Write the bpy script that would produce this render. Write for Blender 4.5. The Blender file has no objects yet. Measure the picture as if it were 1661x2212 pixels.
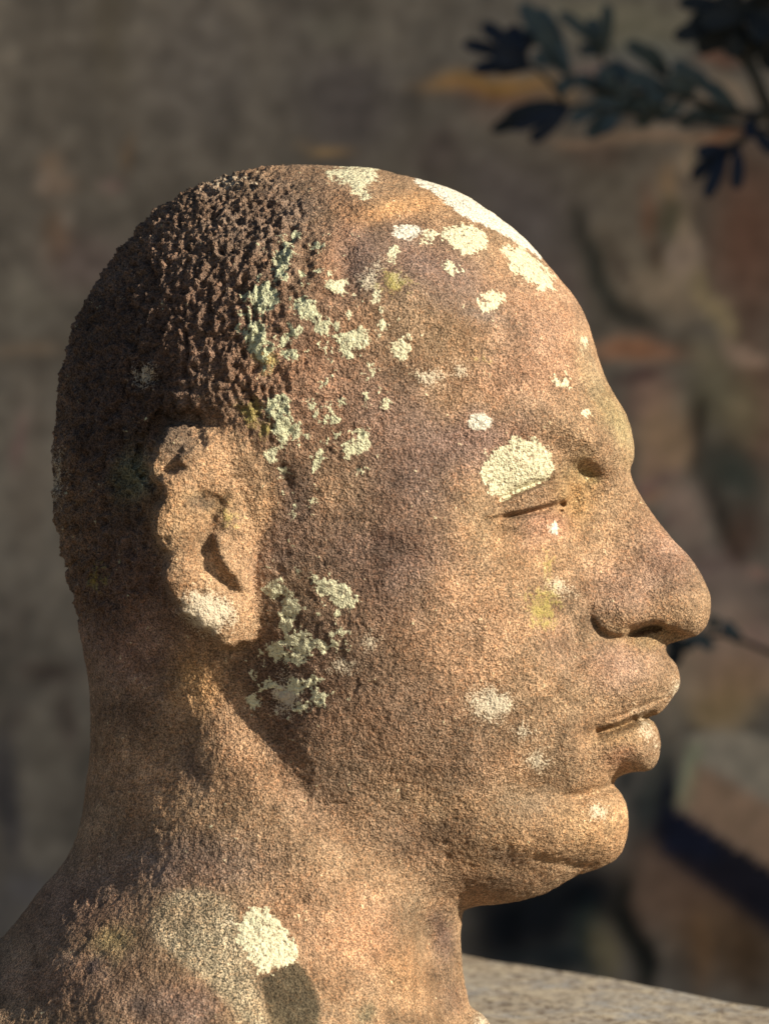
import bpy, math, random
import numpy as np
from mathutils import Vector

random.seed(4)
SC = bpy.context.scene
COL = SC.collection

# ------------------------------------------------------------------ camera, sky, sun, exposure
S = 0.158e-3            # metres per layout unit at the bust's mid plane (layout is 1661 x 2212 units)
CU, CV = 830.5, 1106.0  # layout centre
DIST = 1.2              # camera to mid plane
cam_d = bpy.data.cameras.new('camera')
cam = bpy.data.objects.new('camera', cam_d)
COL.objects.link(cam)
cam.location = (0, -DIST, 0)
cam.rotation_euler = (math.radians(90), 0, 0)
cam_d.sensor_fit = 'VERTICAL'
cam_d.sensor_height = 24.0
cam_d.lens = 24.0 * DIST / (2212 * S)
cam_d.clip_start = 0.02
cam_d.clip_end = 500
cam_d.dof.use_dof = True
cam_d.dof.focus_distance = DIST - 0.045
cam_d.dof.aperture_fstop = (cam_d.lens / 1000) / 0.0090
SC.camera = cam

SUN = Vector((0.83, -0.36, 0.42)).normalized()     # direction towards the sun
sun_el = math.asin(SUN.z)
w = bpy.data.worlds.new('World')
SC.world = w
w.use_nodes = True
nt = w.node_tree
bg = nt.nodes['Background']
sky = nt.nodes.new('ShaderNodeTexSky')
sky.sky_type = 'NISHITA'
sky.sun_disc = False
sky.sun_elevation = sun_el
sky.sun_rotation = math.atan2(SUN.x, SUN.y)
nt.links.new(sky.outputs[0], bg.inputs[0])
bg.inputs[1].default_value = 0.05
ld = bpy.data.lights.new('sun', 'SUN')
ld.energy = 5.0
ld.angle = math.radians(0.5)
ld.color = (1.0, 0.87, 0.67)
lo = bpy.data.objects.new('sun', ld)
COL.objects.link(lo)
lo.rotation_euler = SUN.to_track_quat('Z', 'Y').to_euler()
SC.view_settings.view_transform = 'Standard'
SC.view_settings.look = 'None'
SC.view_settings.gamma = 1.0
SC.view_settings.exposure = 0.72

# ------------------------------------------------------------------ helpers
def lin(c):
    c = np.asarray(c, float) / 255.0
    return np.where(c <= 0.04045, c / 12.92, ((c + 0.055) / 1.055) ** 2.4)

def tag(o, label=None, cat=None, group=None, kind=None):
    if label: o['label'] = label
    if cat: o['category'] = cat
    if group: o['group'] = group
    if kind: o['kind'] = kind
    return o

def empty(name, loc=(0, 0, 0)):
    o = bpy.data.objects.new(name, None)
    COL.objects.link(o)
    o.location = loc
    o.empty_display_size = 0.02
    return o

def np_mesh(name, V, Q):
    """V (n,3) float, Q (m,4) int quads"""
    me = bpy.data.meshes.new(name)
    me.vertices.add(len(V))
    me.vertices.foreach_set('co', np.ascontiguousarray(V, dtype=np.float32).ravel())
    me.loops.add(Q.size)
    me.loops.foreach_set('vertex_index', np.ascontiguousarray(Q, dtype=np.int32).ravel())
    me.polygons.add(len(Q))
    me.polygons.foreach_set('loop_start', np.arange(0, Q.size, Q.shape[1], dtype=np.int32))
    me.polygons.foreach_set('use_smooth', np.ones(len(Q), dtype=bool))
    me.update(calc_edges=True)
    return me

def color_attr(me, name, arr):
    a = me.attributes.new(name, 'FLOAT_COLOR', 'POINT')
    buf = np.ones((len(arr), 4), np.float32)
    buf[:, :arr.shape[1]] = arr
    a.data.foreach_set('color', buf.ravel())

def sstep(x):
    x = np.clip(x, 0, 1)
    return x * x * (3 - 2 * x)

def seg_dist(P, Q, U, V):
    """unsigned distance of grid points to an open polyline, with the arc parameter 0..1"""
    best = np.full(U.shape, 1e9)
    tt = np.zeros(U.shape)
    pts = np.array(list(zip(P, Q)), float)
    L = np.hypot(np.diff(pts[:, 0]), np.diff(pts[:, 1]))
    acc = np.concatenate([[0], np.cumsum(L)])
    for i in range(len(pts) - 1):
        ax, ay = pts[i]
        bx, by = pts[i + 1]
        dx, dy = bx - ax, by - ay
        l2 = dx * dx + dy * dy + 1e-9
        t = np.clip(((U - ax) * dx + (V - ay) * dy) / l2, 0, 1)
        d = np.hypot(U - ax - t * dx, V - ay - t * dy)
        m = d < best
        best = np.where(m, d, best)
        tt = np.where(m, (acc[i] + t * L[i]) / acc[-1], tt)
    return best, tt

def poly_sd(pts, U, V):
    """signed distance, positive inside the closed polygon"""
    n = len(pts)
    best = np.full(U.shape, 1e9)
    ins = np.zeros(U.shape, bool)
    for i in range(n):
        ax, ay = pts[i]
        bx, by = pts[(i + 1) % n]
        dx, dy = bx - ax, by - ay
        t = np.clip(((U - ax) * dx + (V - ay) * dy) / (dx * dx + dy * dy + 1e-9), 0, 1)
        best = np.minimum(best, np.hypot(U - ax - t * dx, V - ay - t * dy))
        if dy != 0:
            c = ((ay > V) != (by > V)) & (U < dx * (V - ay) / dy + ax)
            ins ^= c
    return np.where(ins, best, -best)

def smooth_poly(pts, it=2, closed=True):
    """Chaikin corner cutting"""
    p = np.array(pts, float)
    for _ in range(it):
        if closed:
            q = np.roll(p, -1, axis=0)
            p = np.stack([p * .75 + q * .25, p * .25 + q * .75], 1).reshape(-1, 2)
        else:
            a, b = p[:-1], p[1:]
            m = np.stack([a * .75 + b * .25, a * .25 + b * .75], 1).reshape(-1, 2)
            p = np.concatenate([p[:1], m, p[-1:]])
    return p

def blur(A, s):
    r = int(3 * s) + 1
    k = np.exp(-0.5 * (np.arange(-r, r + 1) / s) ** 2)
    k /= k.sum()
    B = np.pad(A, r, mode='edge')
    B = sum(k[i] * B[i:i + A.shape[0], :] for i in range(2 * r + 1))
    B = sum(k[i] * B[:, i:i + A.shape[1]] for i in range(2 * r + 1))
    return B

def _hash(ix, iy, iz, seed):
    h = (ix * 374761393 + iy * 668265263 + iz * 2147483647 + seed * 1274126177) & 0xFFFFFFFF
    h = ((h ^ (h >> 13)) * 1274126177) & 0xFFFFFFFF
    h = ((h ^ (h >> 16)) * 2246822519) & 0xFFFFFFFF
    return ((h ^ (h >> 13)) & 0xFFFFFF).astype(np.float32) / np.float32(0xFFFFFF)

def vnoise(X, Y, Z, seed=0):
    xi, yi, zi = np.floor(X).astype(np.int64), np.floor(Y).astype(np.int64), np.floor(Z).astype(np.int64)
    fx, fy, fz = X - xi, Y - yi, Z - zi
    fx, fy, fz = [f * f * (3 - 2 * f) for f in (fx, fy, fz)]
    r = 0
    for a in (0, 1):
        for b in (0, 1):
            for c in (0, 1):
                wgt = (fx if a else 1 - fx) * (fy if b else 1 - fy) * (fz if c else 1 - fz)
                r = r + wgt * _hash(xi + a, yi + b, zi + c, seed)
    return r * 2 - 1

def fbm(X, Y, Z, octv=3, seed=0, gain=.5):
    a, s, r = 1., 0., 0
    f = 1.
    for o in range(octv):
        r = r + a * vnoise(X * f + 7.3 * o, Y * f - 3.1 * o, Z * f + 1.7 * o, seed + o)
        s += a
        a *= gain
        f *= 2.03
    return r / s

# ------------------------------------------------------------------ the bust: profile, half-thickness field
PROFILE = [(-420, 3000), (-330, 2420), (-230, 2230), (-130, 2120), (-60, 2075), (0, 2034), (42, 1984), (85, 1925), (135, 1870), (163, 1819),
    (178, 1764), (186, 1700), (195, 1637), (197, 1574), (196, 1523), (190, 1459), (180, 1404), (175, 1360), (168, 1310),
    (150, 1250), (133, 1180), (122, 1110), (117, 1050), (116, 975), (123, 907), (133, 810), (150, 747), (173, 683), (203, 620),
    (230, 580), (260, 540), (293, 500), (328, 466), (366, 436), (404, 412), (445, 395), (486, 383), (531, 368), (575, 359),
    (620, 356), (679, 356), (742, 359), (805, 363), (857, 374), (906, 387), (960, 403), (1005, 423), (1045, 447), (1080, 472),
    (1110, 494), (1139, 521), (1166, 553), (1197, 589), (1225, 620), (1248, 652), (1268, 691), (1281, 734), (1293, 777), (1307, 816),
    (1326, 851), (1350, 890), (1363, 925), (1370, 964), (1369, 992), (1359, 1013), (1364, 1035), (1380, 1066), (1400, 1098),
    (1424, 1130), (1450, 1162), (1478, 1190), (1496, 1213), (1513, 1240), (1527, 1270), (1535, 1301), (1533, 1333), (1524, 1356),
    (1508, 1372), (1482, 1381), (1456, 1387), (1440, 1394), (1437, 1404), (1443, 1417), (1455, 1429), (1464, 1447), (1469, 1469),
    (1466, 1489), (1454, 1505), (1441, 1524), (1424, 1541), (1405, 1549), (1400, 1552), (1414, 1563), (1423, 1585), (1426, 1609),
    (1423, 1635), (1414, 1655), (1398, 1666), (1376, 1667), (1357, 1670), (1344, 1677), (1333, 1684), (1328, 1694), (1333, 1703),
    (1343, 1716), (1351, 1733), (1357, 1758), (1358, 1784), (1354, 1810), (1346, 1836), (1330, 1856), (1308, 1871), (1285, 1880),
    (1257, 1887), (1233, 1898), (1200, 1919), (1168, 1934), (1135, 1945), (1087, 1953), (1040, 1956), (1012, 1960), (999, 1970), (995, 1997),
    (995, 2051), (999, 2094), (1009, 2148), (1014, 2172), (1024, 2182), (1046, 2196), (1060, 2214), (1070, 2260), (1075, 2320), (1130, 2380), (1200, 2420), (1400, 3000)]
PROFILE = [tuple(p) for p in smooth_poly(PROFILE, 1)]

# local roll-off width along the profile (x, y, width)
WIDTHS = [(0, 2040, 420), (180, 1750, 260), (195, 1500, 230), (120, 1050, 420), (200, 620, 430), (420, 400, 430), (680, 356, 430), (900, 385, 400),
    (1080, 472, 340), (1200, 590, 260), (1280, 730, 210), (1310, 820, 170), (1360, 925, 130), (1369, 990, 90), (1362, 1035, 55), (1424, 1130, 50),
    (1480, 1190, 55), (1520, 1260, 80), (1535, 1310, 90), (1500, 1375, 70), (1440, 1400, 50), (1465, 1460, 80), (1420, 1540, 60), (1403, 1552, 40),
    (1424, 1610, 80), (1370, 1668, 70), (1328, 1693, 70), (1357, 1770, 120), (1310, 1870, 110), (1200, 1919, 90), (1050, 1955, 80), (995, 2000, 80),
    (999, 2094, 90), (1025, 2212, 110), (1100, 2350, 160), (-200, 2300, 420)]

# half thickness D at layout points (x, y, D)
DEPTHS = [
    (300, 700, 330), (300, 900, 375), (300, 1100, 370), (450, 550, 330), (450, 700, 430), (450, 900, 478), (450, 1100, 455), (600, 450, 250), (600, 600, 425),
    (600, 750, 480), (600, 900, 492), (600, 1050, 470), (750, 450, 260), (750, 600, 420), (750, 750, 470), (750, 900, 474), (750, 1050, 450),
    (900, 450, 200), (900, 600, 398), (900, 750, 437), (900, 900, 432), (1000, 600, 345), (1000, 720, 392), (1000, 860, 392),
    (1100, 600, 240), (1100, 720, 325), (1100, 840, 345), (1180, 640, 195), (1190, 740, 260), (1200, 840, 280), (1255, 760, 165), (1270, 840, 195),
    (200, 800, 240), (200, 1000, 275), (200, 1200, 225), (300, 1250, 330), (400, 1250, 395),
    (250, 1400, 200), (330, 1400, 275), (450, 1400, 345), (520, 1300, 395),
    # brow and temple
    (960, 960, 398), (1050, 930, 372), (1130, 920, 332), (1200, 925, 288), (1270, 945, 225), (1330, 965, 120), (1000, 1040, 388), (1050, 1060, 352),
    # eye region
    (1090, 1030, 318), (1130, 1000, 305), (1180, 1000, 272), (1150, 1055, 275), (1200, 1050, 232), (1240, 1040, 172), (1268, 1020, 150), (1300, 1020, 145),
    (1100, 1120, 305), (1150, 1130, 258), (1195, 1120, 205), (1225, 1110, 160), (1260, 1090, 128), (1300, 1080, 100), (1345, 1080, 66), (1385, 1110, 50),
    # nose
    (1240, 1180, 168), (1290, 1170, 125), (1340, 1160, 98), (1390, 1160, 78), (1430, 1170, 55), (1280, 1250, 152), (1330, 1250, 132), (1390, 1250, 110),
    (1450, 1250, 88), (1490, 1250, 62), (1310, 1320, 160), (1360, 1325, 156), (1420, 1320, 128), (1475, 1320, 98), (1510, 1320, 66),
    # cheek
    (700, 1150, 444), (820, 1150, 430), (920, 1150, 420), (1000, 1140, 385), (1060, 1160, 338), (1120, 1190, 290), (1180, 1190, 232),
    (600, 1220, 432), (700, 1260, 440), (820, 1260, 434), (920, 1250, 420), (1020, 1250, 372), (1110, 1260, 308), (1190, 1270, 228), (1240, 1300, 182),
    (620, 1380, 405), (720, 1380, 424), (840, 1380, 420), (950, 1370, 388), (1050, 1370, 336), (1140, 1380, 278), (1220, 1380, 214),
    (1290, 1400, 172), (1350, 1410, 134), (1400, 1410, 92),
    (1430, 1450, 78), (1380, 1460, 136), (1310, 1470, 186), (1240, 1480, 232), (1150, 1480, 282), (1050, 1480, 326), (940, 1480, 362), (830, 1490, 390), (730, 1480, 400), (660, 1470, 392),
    (1420, 1500, 84), (1385, 1520, 118), (1330, 1530, 152), (1270, 1550, 196), (1180, 1570, 256), (1080, 1580, 302), (960, 1590, 334), (850, 1590, 358), (750, 1590, 372), (680, 1560, 376),
    (1390, 1600, 92), (1340, 1610, 132), (1290, 1620, 166), (1220, 1640, 218), (1120, 1660, 266), (1000, 1680, 300), (880, 1680, 322), (790, 1670, 340), (720, 1640, 352),
    (1300, 1700, 106), (1240, 1710, 164), (1170, 1730, 212), (1080, 1750, 256), (980, 1760, 280), (900, 1760, 294),
    (1310, 1770, 98), (1260, 1780, 150), (1190, 1790, 206), (1100, 1810, 250), (1020, 1820, 268), (1190, 1820, 204), (1260, 1850, 100), (1180, 1850, 165), (1110, 1880, 170),
    (1040, 1880, 196), (1130, 1920, 100), (1050, 1920, 145), (970, 1900, 214), (920, 1850, 262),
    # neck
    (250, 1500, 190), (320, 1500, 252), (400, 1500, 308), (470, 1500, 330), (540, 1540, 338), (260, 1600, 196), (340, 1600, 262), (420, 1600, 316), (500, 1600, 342), (580, 1620, 350),
    (250, 1700, 210), (350, 1700, 292), (450, 1700, 340), (550, 1700, 362), (640, 1710, 350), (720, 1750, 330), (800, 1790, 308),
    (250, 1800, 250), (350, 1800, 330), (450, 1800, 374), (560, 1800, 392), (680, 1810, 376), (780, 1840, 338), (860, 1870, 292),
    (170, 1900, 220), (260, 1900, 315), (360, 1900, 390), (480, 1900, 425), (600, 1900, 428), (720, 1900, 394), (820, 1920, 330), (900, 1940, 250), (960, 1970, 140),
    (100, 2000, 270), (200, 2000, 375), (320, 2000, 455), (450, 2000, 490), (600, 2000, 474), (720, 2000, 420), (820, 2010, 345), (890, 2010, 262), (940, 2020, 120), (975, 2040, 60),
    (0, 2120, 300), (120, 2100, 420), (250, 2100, 505), (400, 2100, 560), (560, 2100, 548), (700, 2100, 478), (820, 2100, 380), (900, 2100, 282), (950, 2110, 140), (985, 2120, 66),
    (0, 2220, 430), (150, 2220, 545), (300, 2220, 625), (480, 2220, 640), (640, 2220, 580), (780, 2220, 480), (900, 2220, 330), (970, 2220, 170),
    (-200, 2380, 420), (0, 2380, 610), (200, 2380, 720), (400, 2380, 760), (600, 2380, 730), (800, 2380, 610), (950, 2380, 430),
]

STEP = 2.5
U0, V0, U1, V1 = -400, 320, 1610, 2470
gu = np.arange(U0, U1, STEP)
gv = np.arange(V0, V1, STEP)
GU, GV = np.meshgrid(gu, gv)                     # rows: v, cols: u

def profile_field():
    sd = poly_sd(PROFILE, GU, GV)
    # roll-off width: weights by nearness
    num = np.zeros_like(GU); den = np.zeros_like(GU)
    for x, y, wd in WIDTHS:
        r2 = (GU - x) ** 2 + (GV - y) ** 2
        k = 1 / (r2 + 500.) ** 1.6
        num += k * wd; den += k
    W = blur(num / den, 3)
    return sd, W

SD, WF = profile_field()

def samp(F, u, v):
    x = np.clip((u - U0) / STEP, 0, F.shape[1] - 1.001)
    y = np.clip((v - V0) / STEP, 0, F.shape[0] - 1.001)
    xi = x.astype(np.int32); yi = y.astype(np.int32)
    fx = x - xi; fy = y - yi
    return (F[yi, xi] * (1 - fx) + F[yi, xi + 1] * fx) * (1 - fy) + (F[yi + 1, xi] * (1 - fx) + F[yi + 1, xi + 1] * fx) * fy

def roll2(s, wd):
    x = np.clip(s / wd, -1, 1)
    return 1 - (1 - x) ** 2

def tps_field():
    P = np.array(DEPTHS, float)
    s = samp(SD, P[:, 0], P[:, 1]); wd = samp(WF, P[:, 0], P[:, 1])
    r = np.sqrt(np.maximum(roll2(s, wd), 0.08))
    R = P[:, 2] / r
    X = P[:, :2] / 1000
    n = len(X)
    def K(d2): return 0.5 * d2 * np.log(d2 + 1e-12)
    D2 = ((X[:, None] - X[None]) ** 2).sum(-1)
    A = np.zeros((n + 3, n + 3))
    A[:n, :n] = K(D2) + np.eye(n) * 2.5e-4
    A[:n, n] = 1; A[:n, n + 1:] = X
    A[n, :n] = 1; A[n + 1:, :n] = X.T
    b = np.concatenate([R, [0, 0, 0]])
    c = np.linalg.solve(A, b)
    cu = np.arange(U0, U1 + 20, 10.); cv = np.arange(V0, V1 + 20, 10.)
    CUg, CVg = np.meshgrid(cu / 1000, cv / 1000)
    F = c[n] + c[n + 1] * CUg + c[n + 2] * CVg
    for i in range(n):
        F += c[i] * K((CUg - X[i, 0]) ** 2 + (CVg - X[i, 1]) ** 2)
    x = (GU - U0) / 10.; y = (GV - V0) / 10.
    xi = x.astype(int); yi = y.astype(int); fx = x - xi; fy = y - yi
    G = (F[yi, xi] * (1 - fx) + F[yi, xi + 1] * fx) * (1 - fy) + (F[yi + 1, xi] * (1 - fx) + F[yi + 1, xi + 1] * fx) * fy
    return np.maximum(blur(G, 4), 25)

RF = tps_field()
D2F = RF ** 2 * roll2(SD, WF)
DF = np.sqrt(np.maximum(D2F, 0))
DF = np.where(SD > 12, blur(DF, 2.0), DF)

def box(x0, y0, x1, y1):
    a = max(int((x0 - U0) / STEP), 0); b = min(int((x1 - U0) / STEP) + 2, GU.shape[1])
    c = max(int((y0 - V0) / STEP), 0); d = min(int((y1 - V0) / STEP) + 2, GU.shape[0])
    return slice(c, d), slice(a, b)

DEL = np.zeros_like(GU)       # sculpted relief, layout units, towards the viewer
def stroke(pts, sig, amp, taper=(0.3, 0.3), fall=2.0):
    pts = smooth_poly(pts, 2, closed=False) if len(pts) > 2 else np.array(pts, float)
    m = sig * 3.2
    sl = box(pts[:, 0].min() - m, pts[:, 1].min() - m, pts[:, 0].max() + m, pts[:, 1].max() + m)
    d, t = seg_dist(pts[:, 0], pts[:, 1], GU[sl], GV[sl])
    tp = np.ones_like(t)
    if taper[0] > 0: tp *= sstep(t / taper[0] * .85 + .15)
    if taper[1] > 0: tp *= sstep((1 - t) / taper[1] * .85 + .15)
    DEL[sl] += amp * tp * np.exp(-np.abs(d / sig) ** fall)

def bump(x, y, rx, ry, amp, ang=0, fall=2.0):
    m = max(rx, ry) * 3
    sl = box(x - m, y - m, x + m, y + m)
    c, s = math.cos(math.radians(ang)), math.sin(math.radians(ang))
    du = GU[sl] - x; dv = GV[sl] - y
    a = (du * c + dv * s) / rx; b = (-du * s + dv * c) / ry
    DEL[sl] += amp * np.exp(-(a * a + b * b) ** (fall / 2))

def raise_poly(pts, amp, edge, sm=2, noise=0, ramp=None):
    pts = smooth_poly(pts, sm)
    m = edge + 20
    sl = box(pts[:, 0].min() - m, pts[:, 1].min() - m, pts[:, 0].max() + m, pts[:, 1].max() + m)
    sd = poly_sd([tuple(p) for p in pts], GU[sl], GV[sl])
    if noise:
        sd = sd + noise * fbm(GU[sl] / 22, GV[sl] / 22, 0 * GU[sl], 3, 5)
    k = 1.0 if ramp is None else .25 + .75 * sstep((GU[sl] - ramp[0]) / (ramp[1] - ramp[0]))
    DEL[sl] += amp * k * sstep(sd / edge + 0.5)

# --- eye
LID_LOW = [(1050, 1122), (1080, 1114), (1137, 1102), (1192, 1087), (1225, 1076)]
EYE_LID = [(1040, 1118), (1060, 1098), (1086, 1084), (1113, 1068), (1172, 1046), (1212, 1042), (1226, 1052), (1229, 1068), (1222, 1079), (1192, 1089), (1137, 1104), (1080, 1117)]
raise_poly(EYE_LID, 36, 12, ramp=(1050, 1150))
stroke([(1060, 1094), (1086, 1078), (1113, 1061), (1172, 1040), (1214, 1034)], 8, -20)
bump(1125, 1015, 62, 45, 16)
EYEBALL = [(1070, 1122), (1137, 1106), (1192, 1091), (1208, 1088), (1203, 1112), (1197, 1128), (1185, 1145), (1150, 1160), (1100, 1150)]
raise_poly(EYEBALL, 12, 60)
raise_poly(EYEBALL, 14, 14, ramp=(1150, 1200))
stroke([(1072, 1121), (1137, 1110), (1192, 1096), (1224, 1086)], 7, -40, (.25, .08))
stroke([(1211, 1098), (1206, 1112), (1199, 1128), (1195, 1150)], 8, -24, (.1, .6))
stroke([(1090, 1165), (1150, 1172), (1195, 1160), (1225, 1190)], 24, -5)
bump(1218, 1084, 16, 10, -5)
# inner socket hollow under the brow
stroke([(1228, 996), (1252, 1020), (1290, 1033), (1340, 1036)], 16, -17, (.4, .6))
stroke([(1225, 985), (1270, 990), (1320, 1005)], 14, 8)
stroke([(1236, 1045), (1238, 1075), (1226, 1130)], 14, -13)
bump(1308, 972, 58, 40, 24, 15)
stroke([(1090, 925), (1180, 912), (1280, 940), (1330, 975)], 40, 9)
stroke([(1130, 860), (1230, 850), (1300, 870)], 34, -7)
# --- nose: wing, nostril slot
NOSE_LINE = [(1279, 1334), (1285, 1345), (1295, 1358), (1314, 1370), (1340, 1373), (1367, 1365), (1397, 1355), (1428, 1352), (1458, 1360)]
bump(1350, 1325, 60, 36, 16, -6)
bump(1475, 1305, 50, 55, 12)
stroke([(1405, 1270), (1400, 1320)], 26, -6)
def under_nose():
    sl = box(1230, 1290, 1560, 1560)
    u, v = GU[sl], GV[sl]
    lx, ly = zip(*NOSE_LINE)
    lx = (1240,) + lx + (1520,); ly = (1328,) + ly + (1384,)
    dv = v - np.interp(u, lx, ly)
    win = sstep((u - 1258) / 40) 
    DEL[sl] -= 60 * (.3 + .7 * sstep((u - 1295) / 70)) * win * sstep(dv / 13 + .5) * np.exp(-np.maximum(dv, 0) / 55)
under_nose()
bump(1380, 1435, 80, 50, 10)
stroke([(1345, 1366), (1375, 1360), (1405, 1352), (1435, 1352)], 9, -52, (.25, .3))
stroke([(1266, 1290), (1276, 1334), (1294, 1362), (1318, 1376)], 9, -6, (.6, .2))
stroke([(1262, 1330), (1245, 1390), (1225, 1460)], 30, -8)
# --- mouth
stroke([(1280, 1585), (1297, 1582), (1317, 1577), (1346, 1567), (1372, 1555), (1408, 1548)], 9, -60, (.08, .0))
stroke([(1280, 1585), (1317, 1577), (1346, 1567), (1380, 1553)], 18, -20, (.1, .1))
stroke([(1290, 1562), (1324, 1552), (1363, 1537), (1385, 1527), (1411, 1517), (1444, 1503)], 6, -13, (.3, .2))
stroke([(1300, 1572), (1335, 1558), (1375, 1542), (1415, 1530)], 7, 12, (.3, .2))
bump(1360, 1475, 80, 56, 10, -20)
bump(1355, 1612, 70, 42, 24, 10)
bump(1272, 1590, 16, 22, -16)
bump(1235, 1600, 28, 60, 9)
stroke([(1345, 1684), (1320, 1698), (1281, 1712), (1250, 1722), (1190, 1722)], 14, -44, (.0, .5))
stroke([(1340, 1680), (1318, 1694)], 26, -20, (0, .2))
bump(1150, 1712, 60, 34, -22, -20)
bump(1290, 1780, 60, 62, 16)
# --- jaw and chin lower edges
stroke([(1128, 1848), (1200, 1864), (1250, 1874), (1300, 1876)], 10, -14, (.3, .1))
stroke([(1060, 1850), (1110, 1872), (1200, 1885)], 26, -14)
stroke([(620, 1560), (700, 1690), (800, 1790), (930, 1860)], 52, 18)
stroke([(500, 1425), (535, 1530), (600, 1640), (690, 1730), (790, 1820), (870, 1890)], 54, -17, (.25, .5))
# --- neck
stroke([(430, 1470), (520, 1700), (700, 1900), (870, 2080), (930, 2212)], 80, 8)
stroke([(385, 1560), (405, 1640), (432, 1710)], 22, -5)
stroke([(905, 1975), (925, 2040), (940, 2110), (955, 2200)], 24, -30, (.3, .3))
stroke([(968, 2010), (962, 2100), (985, 2212)], 16, 10, (.3, .3))
# --- cheekbone, temple, cranium
stroke([(780, 1160), (900, 1150), (1010, 1150), (1080, 1190)], 48, 12)
stroke([(900, 1330), (1000, 1400), (1080, 1520)], 60, -8)
bump(930, 930, 110, 110, -8)
stroke([(748, 520), (742, 580), (765, 650)], 26, -17)
stroke([(770, 500), (840, 470), (930, 468)], 22, -14)
stroke([(700, 640), (698, 560), (716, 500)], 26, 9)
stroke([(760, 470), (830, 440), (930, 430)], 26, 15)

# --- ear
EAR = [(324, 1001), (330, 982), (345, 950), (368, 925), (400, 915), (438, 910), (475, 916), (502, 926), (540, 947), (560, 975), (578, 1005), (590, 1040), (590, 1090), (575, 1140), (556, 1190),
       (546, 1230), (552, 1280), (562, 1330), (562, 1382), (545, 1390), (520, 1386), (505, 1402), (482, 1400), (460, 1380), (452, 1362), (436, 1362), (419, 1347), (400, 1335), (388, 1318), (365, 1280), (352, 1240), (362, 1205), (350, 1180), (338, 1160),
       (330, 1134), (338, 1102), (353, 1077), (350, 1052), (330, 1038)]
def ear_relief():
    sl = box(270, 860, 650, 1450)
    u, v = GU[sl], GV[sl]
    sd = poly_sd([tuple(p) for p in smooth_poly(EAR, 1)], u, v)
    sd = sd + 7 * fbm(u / 26, v / 26, 0 * u, 3, 11)
    front = 585 - (v - 1000) * 0.06
    base = np.sqrt(np.maximum(D2F[sl], 0))
    target = 440 + (front - u) * 0.44 - 26 * sstep((955 - v) / 60) - 10 * sstep((v - 1250) / 100)
    lift = np.maximum(target - base, 0) * sstep((front - u) / 60)      # stands off most at the back rim
    r = sstep(sd / 13 + 0.45)
    DEL[sl] += lift * r + 9 * sstep(sd / 30) * r
ear_relief()
bump(450, 990, 60, 60, 8)
# concha bowl and canal
CONCHA = [(452, 1098), (474, 1112), (470, 1135), (462, 1160), (464, 1190), (478, 1216), (498, 1240), (522, 1272), (530, 1290), (508, 1284), (470, 1262), (438, 1240), (420, 1215), (424, 1180), (436, 1145), (440, 1115)]
raise_poly(CONCHA, -20, 36, 1, noise=14)
stroke([(420, 1085), (455, 1078), (490, 1100)], 22, -20)
bump(395, 1150, 30, 60, 8)
stroke([(474, 1145), (472, 1190), (490, 1222), (520, 1262), (545, 1300)], 16, 20, (.2, .4))
stroke([(500, 1110), (505, 1160)], 22, 10)
bump(450, 1330, 60, 40, 14)
# decayed upper rim
ROT = [(290, 985), (320, 900), (400, 870), (450, 905), (438, 945), (408, 968), (392, 995), (372, 1030), (335, 1046), (300, 1030)]
raise_poly(ROT, -30, 28, 1, noise=18)
bump(440, 925, 60, 30, -18)
# shaded nick below helix root, in front of the ear
stroke([(598, 1000), (618, 1030), (632, 1075)], 16, -10, (.2, .5))
stroke([(245, 985), (320, 968)], 14, -14)

def relief_combined():
    D = np.sqrt(np.maximum(D2F, 0))
    D = np.where(SD > 12, DF, D)
    de = DEL * np.clip(D / 60, 0, 1)
    Dn = np.maximum(D + de, 1.0)
    return np.where(D2F > 0, np.where(SD > 3, Dn ** 2, np.minimum(D2F, Dn ** 2)), D2F)
D2 = relief_combined()

# ------------------------------------------------------------------ masks (layout space) for weathering
def poly_mask(pts, soft, sm=1):
    out = np.zeros_like(GU)
    pts = smooth_poly(pts, sm)
    m = soft * 2 + 10
    sl = box(pts[:, 0].min() - m, pts[:, 1].min() - m, pts[:, 0].max() + m, pts[:, 1].max() + m)
    out[sl] = sstep(poly_sd([tuple(p) for p in pts], GU[sl], GV[sl]) / soft * .5 + .5)
    return out

HAIR = poly_mask([(60, 300), (540, 330), (660, 440), (660, 540), (630, 640), (600, 760), (620, 860), (590, 930), (460, 905), (380, 915), (330, 960),
                  (320, 1050), (330, 1200), (300, 1330), (60, 1400)], 90)
PIT = np.clip(HAIR + .62 * poly_mask([(600, 380), (760, 430), (740, 600), (800, 760), (830, 900), (760, 1060), (700, 1200), (600, 1180), (590, 1000), (560, 900), (560, 600)], 90)
              + .35 * poly_mask([(560, 1150), (760, 1250), (900, 1500), (1040, 1750), (1120, 1880), (900, 1880), (700, 1760), (560, 1600), (500, 1430)], 90)
              + .35 * poly_mask([(100, 1100), (340, 1050), (480, 1400), (420, 1560), (180, 1560)], 60), 0, 1)

FACE = poly_mask([(900, 450), (1180, 500), (1400, 900), (1600, 1300), (1480, 1700), (1380, 1800), (1180, 1650), (1040, 1400), (880, 1200), (860, 800)], 120)

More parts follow.
